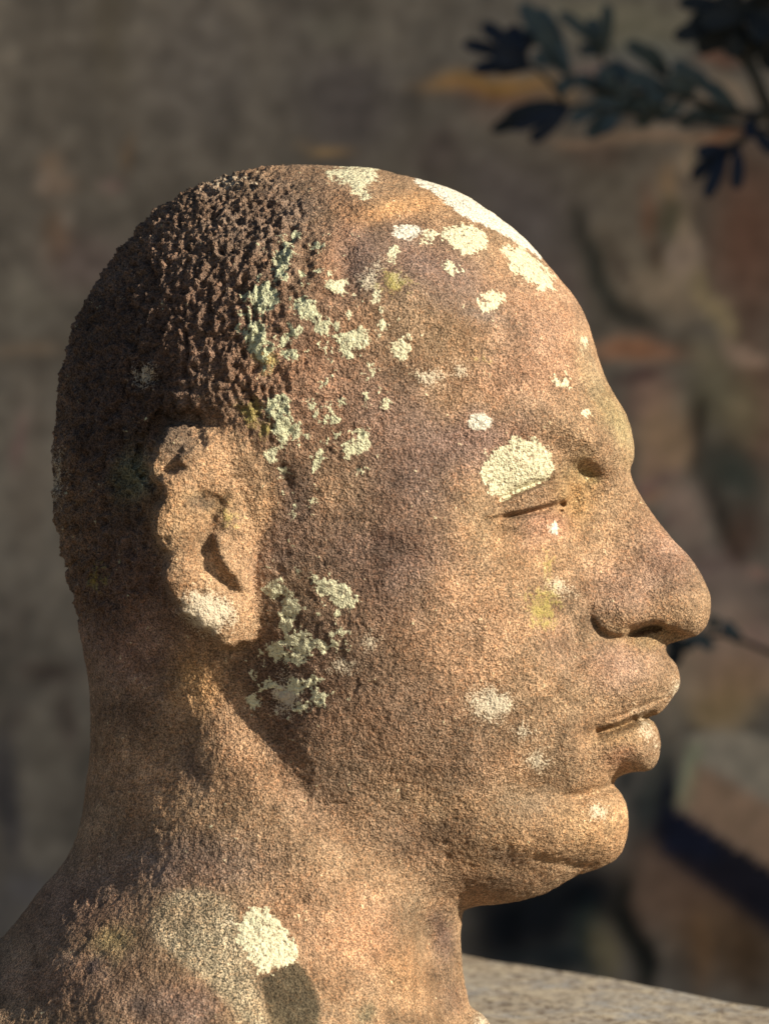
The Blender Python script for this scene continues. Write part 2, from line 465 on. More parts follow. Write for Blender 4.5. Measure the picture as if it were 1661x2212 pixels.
# lichen patches: list of (kind, polygon or ellipse)
LW = {'white': [], 'green': [], 'yellow': [], 'soft': []}
def ell(k, x, y, rx, ry, a=0): LW[k].append(('e', x, y, rx, ry, a))
def pol(k, pts): LW[k].append(('p', pts))
pol('white', [(886, 360), (970, 380), (1060, 430), (1130, 490), (1175, 556), (1163, 560), (1140, 540), (1110, 520), (1080, 504), (1040, 484), (1000, 466), (965, 440), (930, 412), (900, 396)])
ell('white', 879, 500, 29, 16); ell('white', 1195, 1144, 9, 15); ell('white', 1037, 911, 26, 17)
pol('green', [(702, 374), (740, 362), (815, 362), (812, 390), (790, 398), (800, 424), (782, 430), (765, 412), (752, 396), (728, 386)])
ell('green', 930, 512, 18, 10); pol('green', [(952, 498), (1000, 485), (1040, 498), (1056, 522), (1030, 548), (1000, 552), (975, 536), (955, 518)])
pol('green', [(1085, 533), (1120, 532), (1160, 560), (1190, 595), (1200, 628), (1165, 622), (1125, 600), (1098, 570)])
for a in [(970, 577, 20, 11, 25), (850, 548, 9, 13), (812, 641, 8, 9), (1060, 650, 23, 20), (722, 622, 20, 12), (742, 615, 8, 11), (612, 560, 17, 42, 15), (690, 530, 15, 9),
          (568, 642, 28, 32, 20), (530, 640, 10, 12), (556, 725, 24, 32), (640, 510, 9, 9), (662, 668, 36, 22, 35), (695, 705, 17, 18), (620, 733, 14, 14), (625, 765, 16, 11), (765, 733, 36, 24, -20), (735, 757, 16, 7),
          (865, 755, 20, 20, -30), (826, 702, 13, 10), (1210, 823, 15, 11, 30), (1262, 740, 4, 7), (1265, 893, 7, 5), (830, 870, 7, 10), (735, 868, 8, 9), (790, 860, 4, 10), (672, 872, 9, 10),
          (600, 880, 26, 30), (612, 925, 20, 32), (638, 930, 14, 18), (765, 965, 27, 16, -25), (780, 935, 12, 8), (692, 985, 8, 24, 15), (590, 985, 16, 18), (610, 1015, 14, 9), (780, 1015, 12, 11), (635, 1100, 6, 14),
          (722, 1275, 48, 20, 25), (745, 1298, 22, 20), (595, 1272, 24, 22), (625, 1310, 20, 26), (622, 1345, 14, 22), (650, 1388, 34, 24), (600, 1405, 22, 24), (640, 1420, 26, 12), (700, 1400, 8, 10), (640, 1480, 30, 14), (672, 1475, 16, 14), (690, 1508, 20, 22), (650, 1530, 16, 12),
          (545, 1515, 13, 12)]:
    ell('green', *a)
pol('green', [(1045, 1000), (1065, 970), (1110, 950), (1155, 948), (1184, 968), (1192, 1005), (1184, 1035), (1140, 1052), (1092, 1078), (1062, 1066), (1045, 1035)])
pol('green', [(513, 1995), (540, 1965), (580, 1965), (600, 1990), (622, 2020), (643, 2062), (638, 2078), (602, 2090), (585, 2107), (560, 2100), (530, 2060), (513, 2030)])
for a in [(1400, 1580, 9, 30, -25), (1461, 1488, 8, 22, 25)]: ell('soft', *a)
for a in [(1060, 1522, 44, 34), (1134, 1583, 17, 11), (1160, 1645, 22, 18), (1290, 1753, 18, 18), (800, 602, 18, 20), (815, 575, 9, 9), (860, 600, 12, 11), (930, 815, 25, 16), (985, 802, 14, 12),
          (450, 1322, 60, 44, 25), (1208, 1268, 24, 13, 20), (490, 393, 30, 9), (310, 810, 22, 20), (800, 1385, 16, 16), (740, 1440, 20, 12), (500, 1990, 0.1, .1), (620, 1500, 30, 40)]:
    ell('soft', *a)
ell('soft', 122, 1035, 7, 34); ell('soft', 1040, 2205, 12, 10)
for a in [(852, 606, 40, 28), (575, 775, 26, 26), (540, 890, 26, 26), (568, 925, 22, 26), (1175, 1312, 34, 50), (1185, 1225, 8, 24), (500, 1118, 20, 20), (210, 1245, 18, 24), (1045, 775, 8, 8)]:
    ell('yellow', *a)

def lichen_field(lst, sc=14.):
    """soft signed nearness 0..1 with 0.5 at the rim; the shader roughens the rim with noise"""
    F = np.zeros_like(GU)
    ids = np.zeros(GU.shape, np.int32)
    for i, e in enumerate(lst):
        if e[0] == 'p':
            pts = np.array(e[1], float)
            sl = box(pts[:, 0].min() - 40, pts[:, 1].min() - 40, pts[:, 0].max() + 40, pts[:, 1].max() + 40)
            f = 0.5 + poly_sd([tuple(p) for p in pts], GU[sl], GV[sl]) / (2 * sc)
        else:
            _, x, y, rx, ry, a = e
            m = max(rx, ry) + 40
            sl = box(x - m, y - m, x + m, y + m)
            c, s = math.cos(math.radians(a)), math.sin(math.radians(a))
            du, dv = GU[sl] - x, GV[sl] - y
            q = np.sqrt(((du * c + dv * s) / rx) ** 2 + ((-du * s + dv * c) / ry) ** 2)
            f = 0.5 + (1 - q) * min(rx, ry) / (2 * sc)
        f = np.clip(f, 0, 1)
        big = f > F[sl]
        ids[sl] = np.where(big & (f > .5), i + 1, ids[sl])
        F[sl] = np.maximum(F[sl], f)
    return F, ids
FW, IW = lichen_field(LW['white'])
FG, IG = lichen_field(LW['green'])
def flecks():
    reg = .9 * poly_mask([(600, 520), (700, 540), (780, 660), (880, 720), (860, 800), (800, 1020), (700, 1060), (620, 1120), (560, 960), (580, 800), (520, 700), (520, 620)], 60) \
        + .9 * poly_mask([(570, 1240), (700, 1230), (780, 1290), (760, 1400), (740, 1540), (640, 1560), (530, 1530), (560, 1400)], 50)
    nz = fbm(GU / 13, GV / 13, 0 * GU + 2, 3, 77, .6) * .5 + .5 * fbm(GU / 40, GV / 40, 0 * GU + 5, 2, 78)
    return np.clip(.5 + (nz - .30) * 1.6, 0, .72) * (reg > .02) * np.clip(reg, 0, 1) ** .5
FG = np.maximum(FG, flecks())
FY, _ = lichen_field(LW['yellow'], 22)
FS, _ = lichen_field(LW['soft'], 26)

# stone colour: albedo painted from broad mineral and weather stains, with shade painted in at some places (x, y, rx, ry, angle, colour, strength)
BASE = np.array((.30, .212, .135))
STAINS_SHADE = [
    (420, 700, 330, 330, 0, (.19, .13, .10), .8), (250, 900, 170, 360, 0, (.085, .062, .055), .8), (560, 480, 180, 90, -10, (.20, .15, .12), .7),  # back of head: dark stone, its shaded side also painted darker
    (840, 450, 120, 28, -8, (.40, .25, .125), .85), (740, 560, 40, 110, 10, (.34, .21, .14), .6), (930, 575, 170, 70, 25, (.20, .145, .125), .85), (780, 580, 40, 80, 0, (.19, .14, .125), .6),
    (680, 820, 130, 160, 0, (.32, .20, .14), .6), (830, 900, 110, 110, 0, (.26, .175, .14), .6), (900, 1010, 130, 120, 0, (.16, .115, .10), .68),
    (1030, 950, 120, 60, -10, (.22, .155, .14), .65), (1170, 720, 110, 120, 0, (.37, .24, .17), .6), (1100, 820, 120, 60, 0, (.38, .25, .18), .5),
    (1330, 900, 30, 90, -25, (.30, .26, .15), .7), (1280, 800, 24, 80, -20, (.27, .22, .145), .5), (1240, 1030, 50, 50, 0, (.22, .17, .09), .5), (1262, 1022, 30, 22, 20, (.19, .165, .08), .7),  # brow hollow: olive algae tint with the socket's shade painted in
    (1240, 1090, 40, 60, 0, (.36, .25, .12), .6), (1170, 1140, 70, 40, 0, (.40, .235, .17), .5), (1030, 1120, 80, 70, 0, (.35, .25, .15), .45), (1430, 1200, 80, 80, 0, (.33, .215, .17), .5),
    (1340, 1270, 90, 60, 0, (.30, .205, .165), .4), (1400, 1380, 90, 22, 0, (.27, .2, .11), .6), (1340, 1440, 80, 50, 0, (.31, .21, .17), .5), (1370, 1570, 70, 14, -20, (.26, .19, .105), .7),
    (1330, 1600, 50, 30, 0, (.36, .245, .13), .5), (1340, 1640, 40, 26, 0, (.40, .24, .16), .5), (1280, 1780, 90, 80, 0, (.40, .27, .15), .5),
    (640, 1090, 50, 100, 0, (.14, .105, .09), .8), (600, 1190, 60, 60, 0, (.2, .145, .12), .6), (830, 1160, 40, 16, -10, (.42, .22, .15), .6), (760, 1190, 30, 40, 10, (.40, .22, .15), .5),
    (640, 1490, 140, 200, 0, (.13, .088, .07), .75), (850, 1230, 130, 160, 15, (.165, .115, .10), .68), (850, 1510, 190, 200, 25, (.175, .12, .088), .62), (720, 1180, 110, 90, 0, (.18, .125, .10), .5), (1010, 1640, 120, 90, 20, (.24, .165, .115), .45), (700, 1700, 120, 100, 40, (.22, .155, .11), .6),  # cheek and jaw side: rough dark stone, form shade painted in
    (1130, 1720, 90, 40, -20, (.23, .175, .12), .7), (1000, 1800, 140, 70, 20, (.32, .22, .125), .6), (900, 1820, 110, 70, 30, (.2, .14, .1), .6), (1100, 1850, 60, 22, 10, (.17, .125, .09), .7),
    (450, 1020, 110, 70, 0, (.42, .27, .17), .8), (380, 1130, 50, 70, 0, (.44, .29, .14), .8), (460, 1090, 50, 26, 0, (.33, .27, .12), .7), (520, 1220, 60, 90, 0, (.38, .25, .18), .5),
    (378, 950, 46, 52, 0, (.12, .09, .085), .95), (450, 1240, 60, 60, 0, (.40, .27, .16), .5), (290, 1030, 34, 65, 0, (.17, .19, .125), .9), (280, 1250, 150, 150, 0, (.12, .085, .075), .8),  # nape behind the ear: the ear's shade painted into the colour
    (290, 1400, 130, 120, 0, (.24, .16, .13), .6), (430, 1480, 50, 70, -12, (.46, .30, .15), .8), (520, 1600, 70, 100, -35, (.40, .26, .16), .7), (300, 1680, 100, 90, 0, (.36, .235, .14), .6),
    (290, 1550, 70, 40, 0, (.18, .13, .10), .4), (420, 1660, 30, 60, -20, (.21, .15, .11), .7), (700, 2000, 200, 100, 25, (.36, .235, .15), .6), (400, 1860, 170, 60, 0, (.22, .165, .14), .65),  # neck fold here has its narrow shadow painted in
    (180, 1950, 140, 90, -20, (.25, .17, .13), .6), (160, 2120, 160, 70, 0, (.30, .20, .15), .5), (870, 2100, 50, 90, -10, (.37, .24, .135), .6), (800, 2000, 60, 80, 0, (.40, .26, .17), .5),
    (960, 2030, 34, 75, 0, (.13, .09, .075), .9), (1050, 1915, 150, 40, 0, (.19, .13, .085), .7), (1000, 1800, 90, 60, 10, (.2, .14, .095), .5), (970, 2160, 30, 40, 0, (.20, .14, .10), .7), (900, 1990, 30, 60, 0, (.25, .19, .13), .6), (400, 2180, 130, 60, 0, (.24, .17, .145), .6), (200, 2090, 14, 26, 30, (.12, .09, .09), .9),  # throat and jaw underside: shade below the chin painted in
    (310, 2165, 22, 26, 0, (.13, .1, .09), .8), (790, 2185, 26, 34, 0, (.17, .15, .10), .8), (240, 2040, 50, 34, 0, (.33, .27, .13), .6), (560, 2220, 90, 60, 0, (.33, .24, .14), .5),
    (1210, 1390, 50, 60, 0, (.27, .19, .145), .4), (1120, 1000, 110, 80, 0, (.30, .2, .15), .3), (1040, 680, 60, 18, 20, (.17, .14, .125), .5), (1000, 1350, 140, 110, 0, (.38, .255, .17), .45),
]
def stain_shade_map():
    C = np.ones(GU.shape + (3,)) * BASE
    wob = fbm(GU / 60, GV / 60, 0 * GU, 4, 21)
    wob2 = fbm(GU / 60, GV / 60, 0 * GU + 9, 4, 31)
    for x, y, rx, ry, a, col, st in STAINS_SHADE:
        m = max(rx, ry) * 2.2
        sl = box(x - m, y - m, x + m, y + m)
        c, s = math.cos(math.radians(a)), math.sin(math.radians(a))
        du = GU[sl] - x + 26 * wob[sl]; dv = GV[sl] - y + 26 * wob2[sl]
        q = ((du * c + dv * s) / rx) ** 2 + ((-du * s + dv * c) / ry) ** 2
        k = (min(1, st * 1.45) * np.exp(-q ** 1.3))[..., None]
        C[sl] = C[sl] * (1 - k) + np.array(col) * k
    big = poly_mask([(335, 1950), (400, 1920), (460, 1925), (513, 1960), (516, 2040), (555, 2110), (572, 2180), (590, 2260), (520, 2200), (450, 2120), (380, 2070), (320, 2010)], 16)
    k = (big * (.9 + .3 * wob))[..., None].clip(0, 1)
    C = C * (1 - k) + np.array((.41, .36, .255)) * k
    dk = poly_mask([(558, 2108), (585, 2107), (602, 2091), (640, 2076), (665, 2100), (692, 2160), (690, 2250), (600, 2280), (576, 2180)], 7)[..., None]
    C = C * (1 - .9 * dk) + np.array((.075, .068, .045)) * .9 * dk
    stk = fbm(GU / 16, GV / 150, 0 * GU + 8, 3, 47)
    em = (.65 * sstep(poly_sd(EAR, GU, GV) / 40 + .5))[..., None]
    C = C * (1 - em) + np.array((.40, .275, .165)) * em
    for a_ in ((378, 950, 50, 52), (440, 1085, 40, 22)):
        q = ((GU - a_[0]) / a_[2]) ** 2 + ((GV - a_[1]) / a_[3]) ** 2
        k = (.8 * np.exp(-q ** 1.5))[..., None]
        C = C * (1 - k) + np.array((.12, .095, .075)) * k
    drip = (.20 * sstep((stk - .12) / .4) * poly_mask([(180, 1500), (560, 1560), (960, 1880), (1000, 2300), (-200, 2300), (0, 2000)], 120))[..., None]
    C = C * (1 - drip)
    b1 = fbm(GU / 45, GV / 45, 0 * GU + 3, 4, 41)[..., None]
    b2 = fbm(GU / 110, GV / 110, 0 * GU + 6, 3, 43)[..., None]
    C = C * (1 + .42 * b1 * np.array((1., 1.05, 1.1)) + .22 * b2 * np.array((1.1, 1., .85)))
    g = C.mean(-1, keepdims=True)
    C = g + (C - g) * .90
    return np.clip(C * np.array((.965, .915, .865)), .02, .8) * .95
STAIN_SHADE = stain_shade_map()
SPECK = poly_mask([(335, 1950), (400, 1920), (460, 1925), (513, 1960), (516, 2040), (555, 2110), (572, 2180), (590, 2260), (520, 2200), (450, 2120), (380, 2070), (320, 2010)], 16)

# ------------------------------------------------------------------ surface extraction
H = 0.00062
ZMIN = -0.192

def layer_uv(X, Z, t):
    k = S * (1 - abs(t) / DIST)
    return CU + X / k, CV - Z / k

def extract():
    xs = np.arange(-0.205, 0.125, H)
    zs = np.arange(ZMIN - H * .5, 0.125, H)
    T = 0.128
    n = int(T / H)
    XX, ZZ = np.meshgrid(xs, zs)
    low = ZZ < ZMIN
    def layer(k):
        t = (k - 0.5) * H
        u, v = layer_uv(XX, ZZ, t)
        D = samp(D2, u, v)
        G = (D * (S ** 2) * (1 - abs(t) / DIST) ** 2 - t * t)      # >0 inside
        G = np.where((u < U0) | (u > U1 - 5) | (v < V0), -1e-4, G)
        G = np.where(low, -1e-4, G)
        return G.astype(np.float32)
    nr, nc = XX.shape
    verts = []; quads = []; count = 0
    prev = layer(-n); prevmap = None
    for k in range(-n, n):
        cur = layer(k + 1)
        a, b = prev > 0, cur > 0
        def corners(m): return (m[:-1, :-1], m[:-1, 1:], m[1:, :-1], m[1:, 1:])
        ca, cb = corners(a), corners(b)
        s = sum(c.astype(np.int8) for c in ca + cb)
        act = (s > 0) & (s < 8)
        idx = np.full(act.shape, -1, np.int64)
        ii, jj = np.nonzero(act)
        m = len(ii)
        if m:
            idx[ii, jj] = count + np.arange(m)
            # vertex position: mean of edge crossings
            P = np.zeros((m, 3)); cnt = np.zeros(m)
            val = {}
            for dz in (0, 1):
                for dx in (0, 1):
                    val[(dx, dz, 0)] = prev[ii + dz, jj + dx]
                    val[(dx, dz, 1)] = cur[ii + dz, jj + dx]
            keys = list(val)
            for p in keys:
                for q in keys:
                    if q <= p or sum(abs(p[i] - q[i]) for i in range(3)) != 1: continue
                    va, vb = val[p], val[q]
                    cr = (va > 0) != (vb > 0)
                    tpar = np.where(cr, va / np.where(cr, va - vb, 1), 0).clip(.02, .98)
                    for i in range(3):
                        P[:, i] += np.where(cr, p[i] + (q[i] - p[i]) * tpar, 0)
                    cnt += cr
            P /= cnt[:, None]
            verts.append(np.stack([xs[0] + (jj + P[:, 0]) * H, -((k - .5 + P[:, 2]) * H), zs[0] + (ii + P[:, 1]) * H], 1))
            count += m
        # edges along t between the layers
        e = a != b
        ee = e[1:-1, 1:-1]
        r, c = np.nonzero(ee); r = r + 1; c = c + 1
        if len(r):
            q = np.stack([idx[r - 1, c - 1], idx[r - 1, c], idx[r, c], idx[r, c - 1]], 1)
            flip = a[r, c]
            q[flip] = q[flip][:, ::-1]
            quads.append(q)
        if prevmap is not None:
            # edges along x in layer 'prev'
            e = a[:, :-1] != a[:, 1:]
            r, c = np.nonzero(e[1:-1, :]); r = r + 1
            if len(r):
                q = np.stack([prevmap[r - 1, c], prevmap[r, c], idx[r, c], idx[r - 1, c]], 1)
                flip = a[r, c]
                q[flip] = q[flip][:, ::-1]
                quads.append(q[:, ::-1])
            e = a[:-1, :] != a[1:, :]
            r, c = np.nonzero(e[:, 1:-1]); c = c + 1
            if len(r):
                q = np.stack([prevmap[r, c - 1], prevmap[r, c], idx[r, c], idx[r, c - 1]], 1)
                flip = a[r, c]
                q[flip] = q[flip][:, ::-1]
                quads.append(q)
        prev = cur; prevmap = idx
    V = np.concatenate(verts); Q = np.concatenate(quads)
    Q = Q[(Q >= 0).all(1)]
    return V, Q

def Gfun(V):
    t = np.abs(V[:, 1])
    k = S * (1 - t / DIST)
    u = CU + V[:, 0] / k; v = CV - V[:, 2] / k
    return samp(D2, u, v) * k * k - t * t, u, v

def refine(V):
    e = 0.00025
    top = V[:, 2] > ZMIN + 0.002
    for it in range(3):
        g, _, _ = Gfun(V)
        grad = np.zeros_like(V)
        for i in range(3):
            A = V.copy(); A[:, i] += e
            B = V.copy(); B[:, i] -= e
            grad[:, i] = (Gfun(A)[0] - Gfun(B)[0]) / (2 * e)
        st = -(g / ((grad ** 2).sum(1) + 1e-9))[:, None] * grad
        L = np.linalg.norm(st, axis=1)
        st *= np.minimum(1, 0.6 * H / np.maximum(L, 1e-9))[:, None]
        V = V + st * top[:, None]
    n = -grad / (np.linalg.norm(grad, axis=1) + 1e-9)[:, None]
    return V, n, top

V, Q = extract()
V, N, TOP = refine(V)
_, VU, VV = Gfun(V)
# carved hair lumps, pits and worn skin (true displacement)
mm = V * 1000.0
pit = samp(PIT, VU, VV)
hair = samp(HAIR, VU, VV)
# streak direction turns from upright at the crown to slanting behind the ear
ang = np.radians(62 + 30 * np.clip((VU - 250) / 400, 0, 1))
ca, sa = np.cos(ang), np.sin(ang)
al = mm[:, 0] * ca + mm[:, 2] * sa
ac = -mm[:, 0] * sa + mm[:, 2] * ca
yy = mm[:, 1]
w1 = fbm(mm[:, 0] / 5, yy / 5, mm[:, 2] / 5, 3, 51)
lump = fbm(al / 5.0 + w1, ac / 3.5 + w1, yy / 3.9, 5, 61, .68)
cut = vnoise(al / 3.6 + 1.5 * w1, ac / 2.0 + w1, yy / 2.7, 71)
fine = fbm(mm[:, 0] / 1.5, yy / 1.5, mm[:, 2] / 1.5, 2, 81, .6)
deep = sstep((-cut - .25) / .35) * sstep((w1 + .55) / .6)
d = hair * (2.6 * lump - 1.6 * deep + .7 * fine)
med = fbm(mm[:, 0] / 2.6, yy / 2.6, mm[:, 2] / 2.6, 3, 151, .65)
iso = vnoise(mm[:, 0] / 2.4 + 1.2 * w1, yy / 2.4, mm[:, 2] / 2.8, 161)
hole = sstep((-iso - .35) / .35)
smooth_face = np.clip(samp(FACE, VU, VV), 0, 1)
d += pit * (0.18 * lump + .22 * med - 0.40 * hole + .28 * fine)
d += (1 - .75 * smooth_face) * (.20 * med - .26 * hole + .12 * fine)
d += 0.05 * fine + 0.30 * fbm(mm[:, 0] / 9, yy / 9, mm[:, 2] / 9, 3, 91)
# crusts of lichen stand a little proud
crust = np.maximum(samp(FW, VU, VV), samp(FG, VU, VV))
d += .12 * sstep((crust + .25 * fine - .5) / .3)
d += (samp(PIT, VU, VV) > .3) * crust * .12 * fine
V = V + N * (d * 1e-3)[:, None] * TOP[:, None]

stone = bpy.data.materials.new('lichen_sandstone')
def build_stone(mat):
    mat.use_nodes = True
    t = mat.node_tree
    n = t.nodes; L = t.links
    bs = n['Principled BSDF']
    bs.inputs['Roughness'].default_value = .9
    bs.inputs['Specular IOR Level'].default_value = .25
    tc = n.new('ShaderNodeTexCoord')
    def attr(nm):
        a = n.new('ShaderNodeAttribute'); a.attribute_name = nm; return a
    def noise(scale, det=2., rough=.6, dist=0.):
        x = n.new('ShaderNodeTexNoise'); x.inputs['Scale'].default_value = scale
        x.inputs['Detail'].default_value = det; x.inputs['Roughness'].default_value = rough; x.inputs['Distortion'].default_value = dist
        L.new(tc.outputs['Object'], x.inputs['Vector']); return x.outputs['Fac']
    def math_(op, a, b=None, c=None):
        m = n.new('ShaderNodeMath'); m.operation = op
        for i, v in enumerate((a, b, c)):
            if v is None: continue
            if isinstance(v, (int, float)): m.inputs[i].default_value = v
            else: L.new(v, m.inputs[i])
        return m.outputs[0]
    def rng(v, a, b, c, d_):
        m = n.new('ShaderNodeMapRange'); m.inputs[1].default_value = a; m.inputs[2].default_value = b
        m.inputs[3].default_value = c; m.inputs[4].default_value = d_
        L.new(v, m.inputs[0]); return m.outputs[0]
    def mix(f, a, b, mode='MIX'):
        m = n.new('ShaderNodeMix'); m.data_type = 'RGBA'; m.blend_type = mode
        if isinstance(f, (int, float)): m.inputs[0].default_value = f
        else: L.new(f, m.inputs[0])
        for i, v in ((6, a), (7, b)):
            if isinstance(v, tuple): m.inputs[i].default_value = v + (1,)
            else: L.new(v, m.inputs[i])
        return m.outputs[2]
    st = attr('stain_shade').outputs['Color']
    sp = n.new('ShaderNodeSeparateColor'); L.new(attr('lichen').outputs['Color'], sp.inputs[0])
    wht, grn, yel = sp.outputs
    sp2 = n.new('ShaderNodeSeparateColor'); L.new(attr('wear').outputs['Color'], sp2.inputs[0])
    sof, pitf, spk = sp2.outputs
    g1 = noise(1700, 1.5, .75)          # grains
    g2 = noise(750, 2, .6)
    g3 = noise(260, 3, .6)
    g4 = noise(70, 4, .6)
    grain = n.new('ShaderNodeTexVoronoi'); grain.inputs['Scale'].default_value = 1250
    L.new(tc.outputs['Object'], grain.inputs['Vector'])
    # mineral speckle: brightness multipliers
    m1 = rng(g1, .36, .64, .44, 1.55)
    m2 = rng(g2, .32, .68, .78, 1.22)
    m3 = rng(g3, .3, .7, .76, 1.22)
    mul = math_('MULTIPLY', math_('MULTIPLY', m1, m2), m3)
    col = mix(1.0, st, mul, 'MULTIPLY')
    # rosy and ochre grains
    sepc = n.new('ShaderNodeSeparateColor'); L.new(grain.outputs['Color'], sepc.inputs[0])
    col = mix(rng(sepc.outputs[0], .7, .95, 0, .3), col, mix(1.0, col, (1.5, 1.12, .85), 'MULTIPLY'))
    col = mix(rng(sepc.outputs[1], .72, .95, 0, .35), col, mix(1.0, col, (.5, .52, .58), 'MULTIPLY'))
    col = mix(rng(g4, .42, .62, 0, .4), col, mix(1.0, col, (1.12, .97, .86), 'MULTIPLY'))
    # speckled crust on the shoulder
    col = mix(math_('MULTIPLY', spk, rng(g1, .44, .5, .7, 0)), col, (.07, .065, .045))
    # thin pale bloom
    rag = math_('ADD', math_('MULTIPLY', math_('SUBTRACT', g3, .5), 1.3), math_('MULTIPLY', math_('SUBTRACT', g2, .5), .9))
    sofm = rng(math_('ADD', math_('ADD', sof, math_('MULTIPLY', rag, .8)), math_('MULTIPLY', math_('SUBTRACT', g1, .5), 1.5)), .42, .8, 0, .78)
    col = mix(sofm, col, (.62, .56, .44))
    ym = rng(math_('ADD', yel, math_('MULTIPLY', rag, 1.5)), .45, 1.0, 0, .55)
    col = mix(ym, col, mix(m2, (.24, .22, .05), (.38, .35, .09)))
    # green-white rosettes, broken where the stone is rough
    gm = rng(math_('ADD', grn, math_('MULTIPLY', rag, 1.25)), .42, .58, 0, 1)
    gfade = rng(g2, .33, .45, .25, .95)
    rough_k = math_('MULTIPLY', gm, mix(pitf, gfade, mix(.5, gfade, (.9, .9, .9))))
    cr = n.new('ShaderNodeTexVoronoi'); cr.feature = 'DISTANCE_TO_EDGE'; cr.inputs['Scale'].default_value = 420
    L.new(tc.outputs['Object'], cr.inputs['Vector'])
    crk = rng(cr.outputs['Distance'], .0, .10, .5, 1)
    gcol = mix(pitf, (.66, .635, .45), (.56, .60, .41))
    gcol = mix(1.0, gcol, math_('MULTIPLY', rng(g1, .3, .7, .7, 1.2), rng(g2, .3, .7, .8, 1.15)), 'MULTIPLY')
    col = mix(rough_k, col, gcol)
    wm = rng(math_('ADD', wht, math_('MULTIPLY', rag, .6)), .44, .56, 0, 1)
    wcol = mix(1.0, (.74, .70, .60), math_('MULTIPLY', crk, rng(g1, .3, .7, .85, 1.1)), 'MULTIPLY')
    col = mix(wm, col, wcol)
    L.new(col, bs.inputs['Base Color'])
    # fine relief
    pv = n.new('ShaderNodeTexVoronoi'); pv.inputs['Scale'].default_value = 330; pv.inputs['Randomness'].default_value = 1
    L.new(tc.outputs['Object'], pv.inputs['Vector'])
    pit_h = math_('MULTIPLY', rng(pv.outputs['Distance'], .08, .34, -1, 0), rng(g4, .48, .62, 0, 1))
    hgt = math_('ADD', math_('MULTIPLY', g1, .9), math_('ADD', math_('MULTIPLY', g2, 1.6), math_('ADD', math_('MULTIPLY', g3, 1.6), math_('MULTIPLY', pit_h, .5))))
    amp = math_('ADD', .95, math_('MULTIPLY', pitf, .5))
    bp = n.new('ShaderNodeBump'); bp.inputs['Distance'].default_value = .0007
    L.new(hgt, bp.inputs['Height']); 
    L.new(amp, bp.inputs['Strength'])
    L.new(bp.outputs[0], bs.inputs['Normal'])
build_stone(stone)

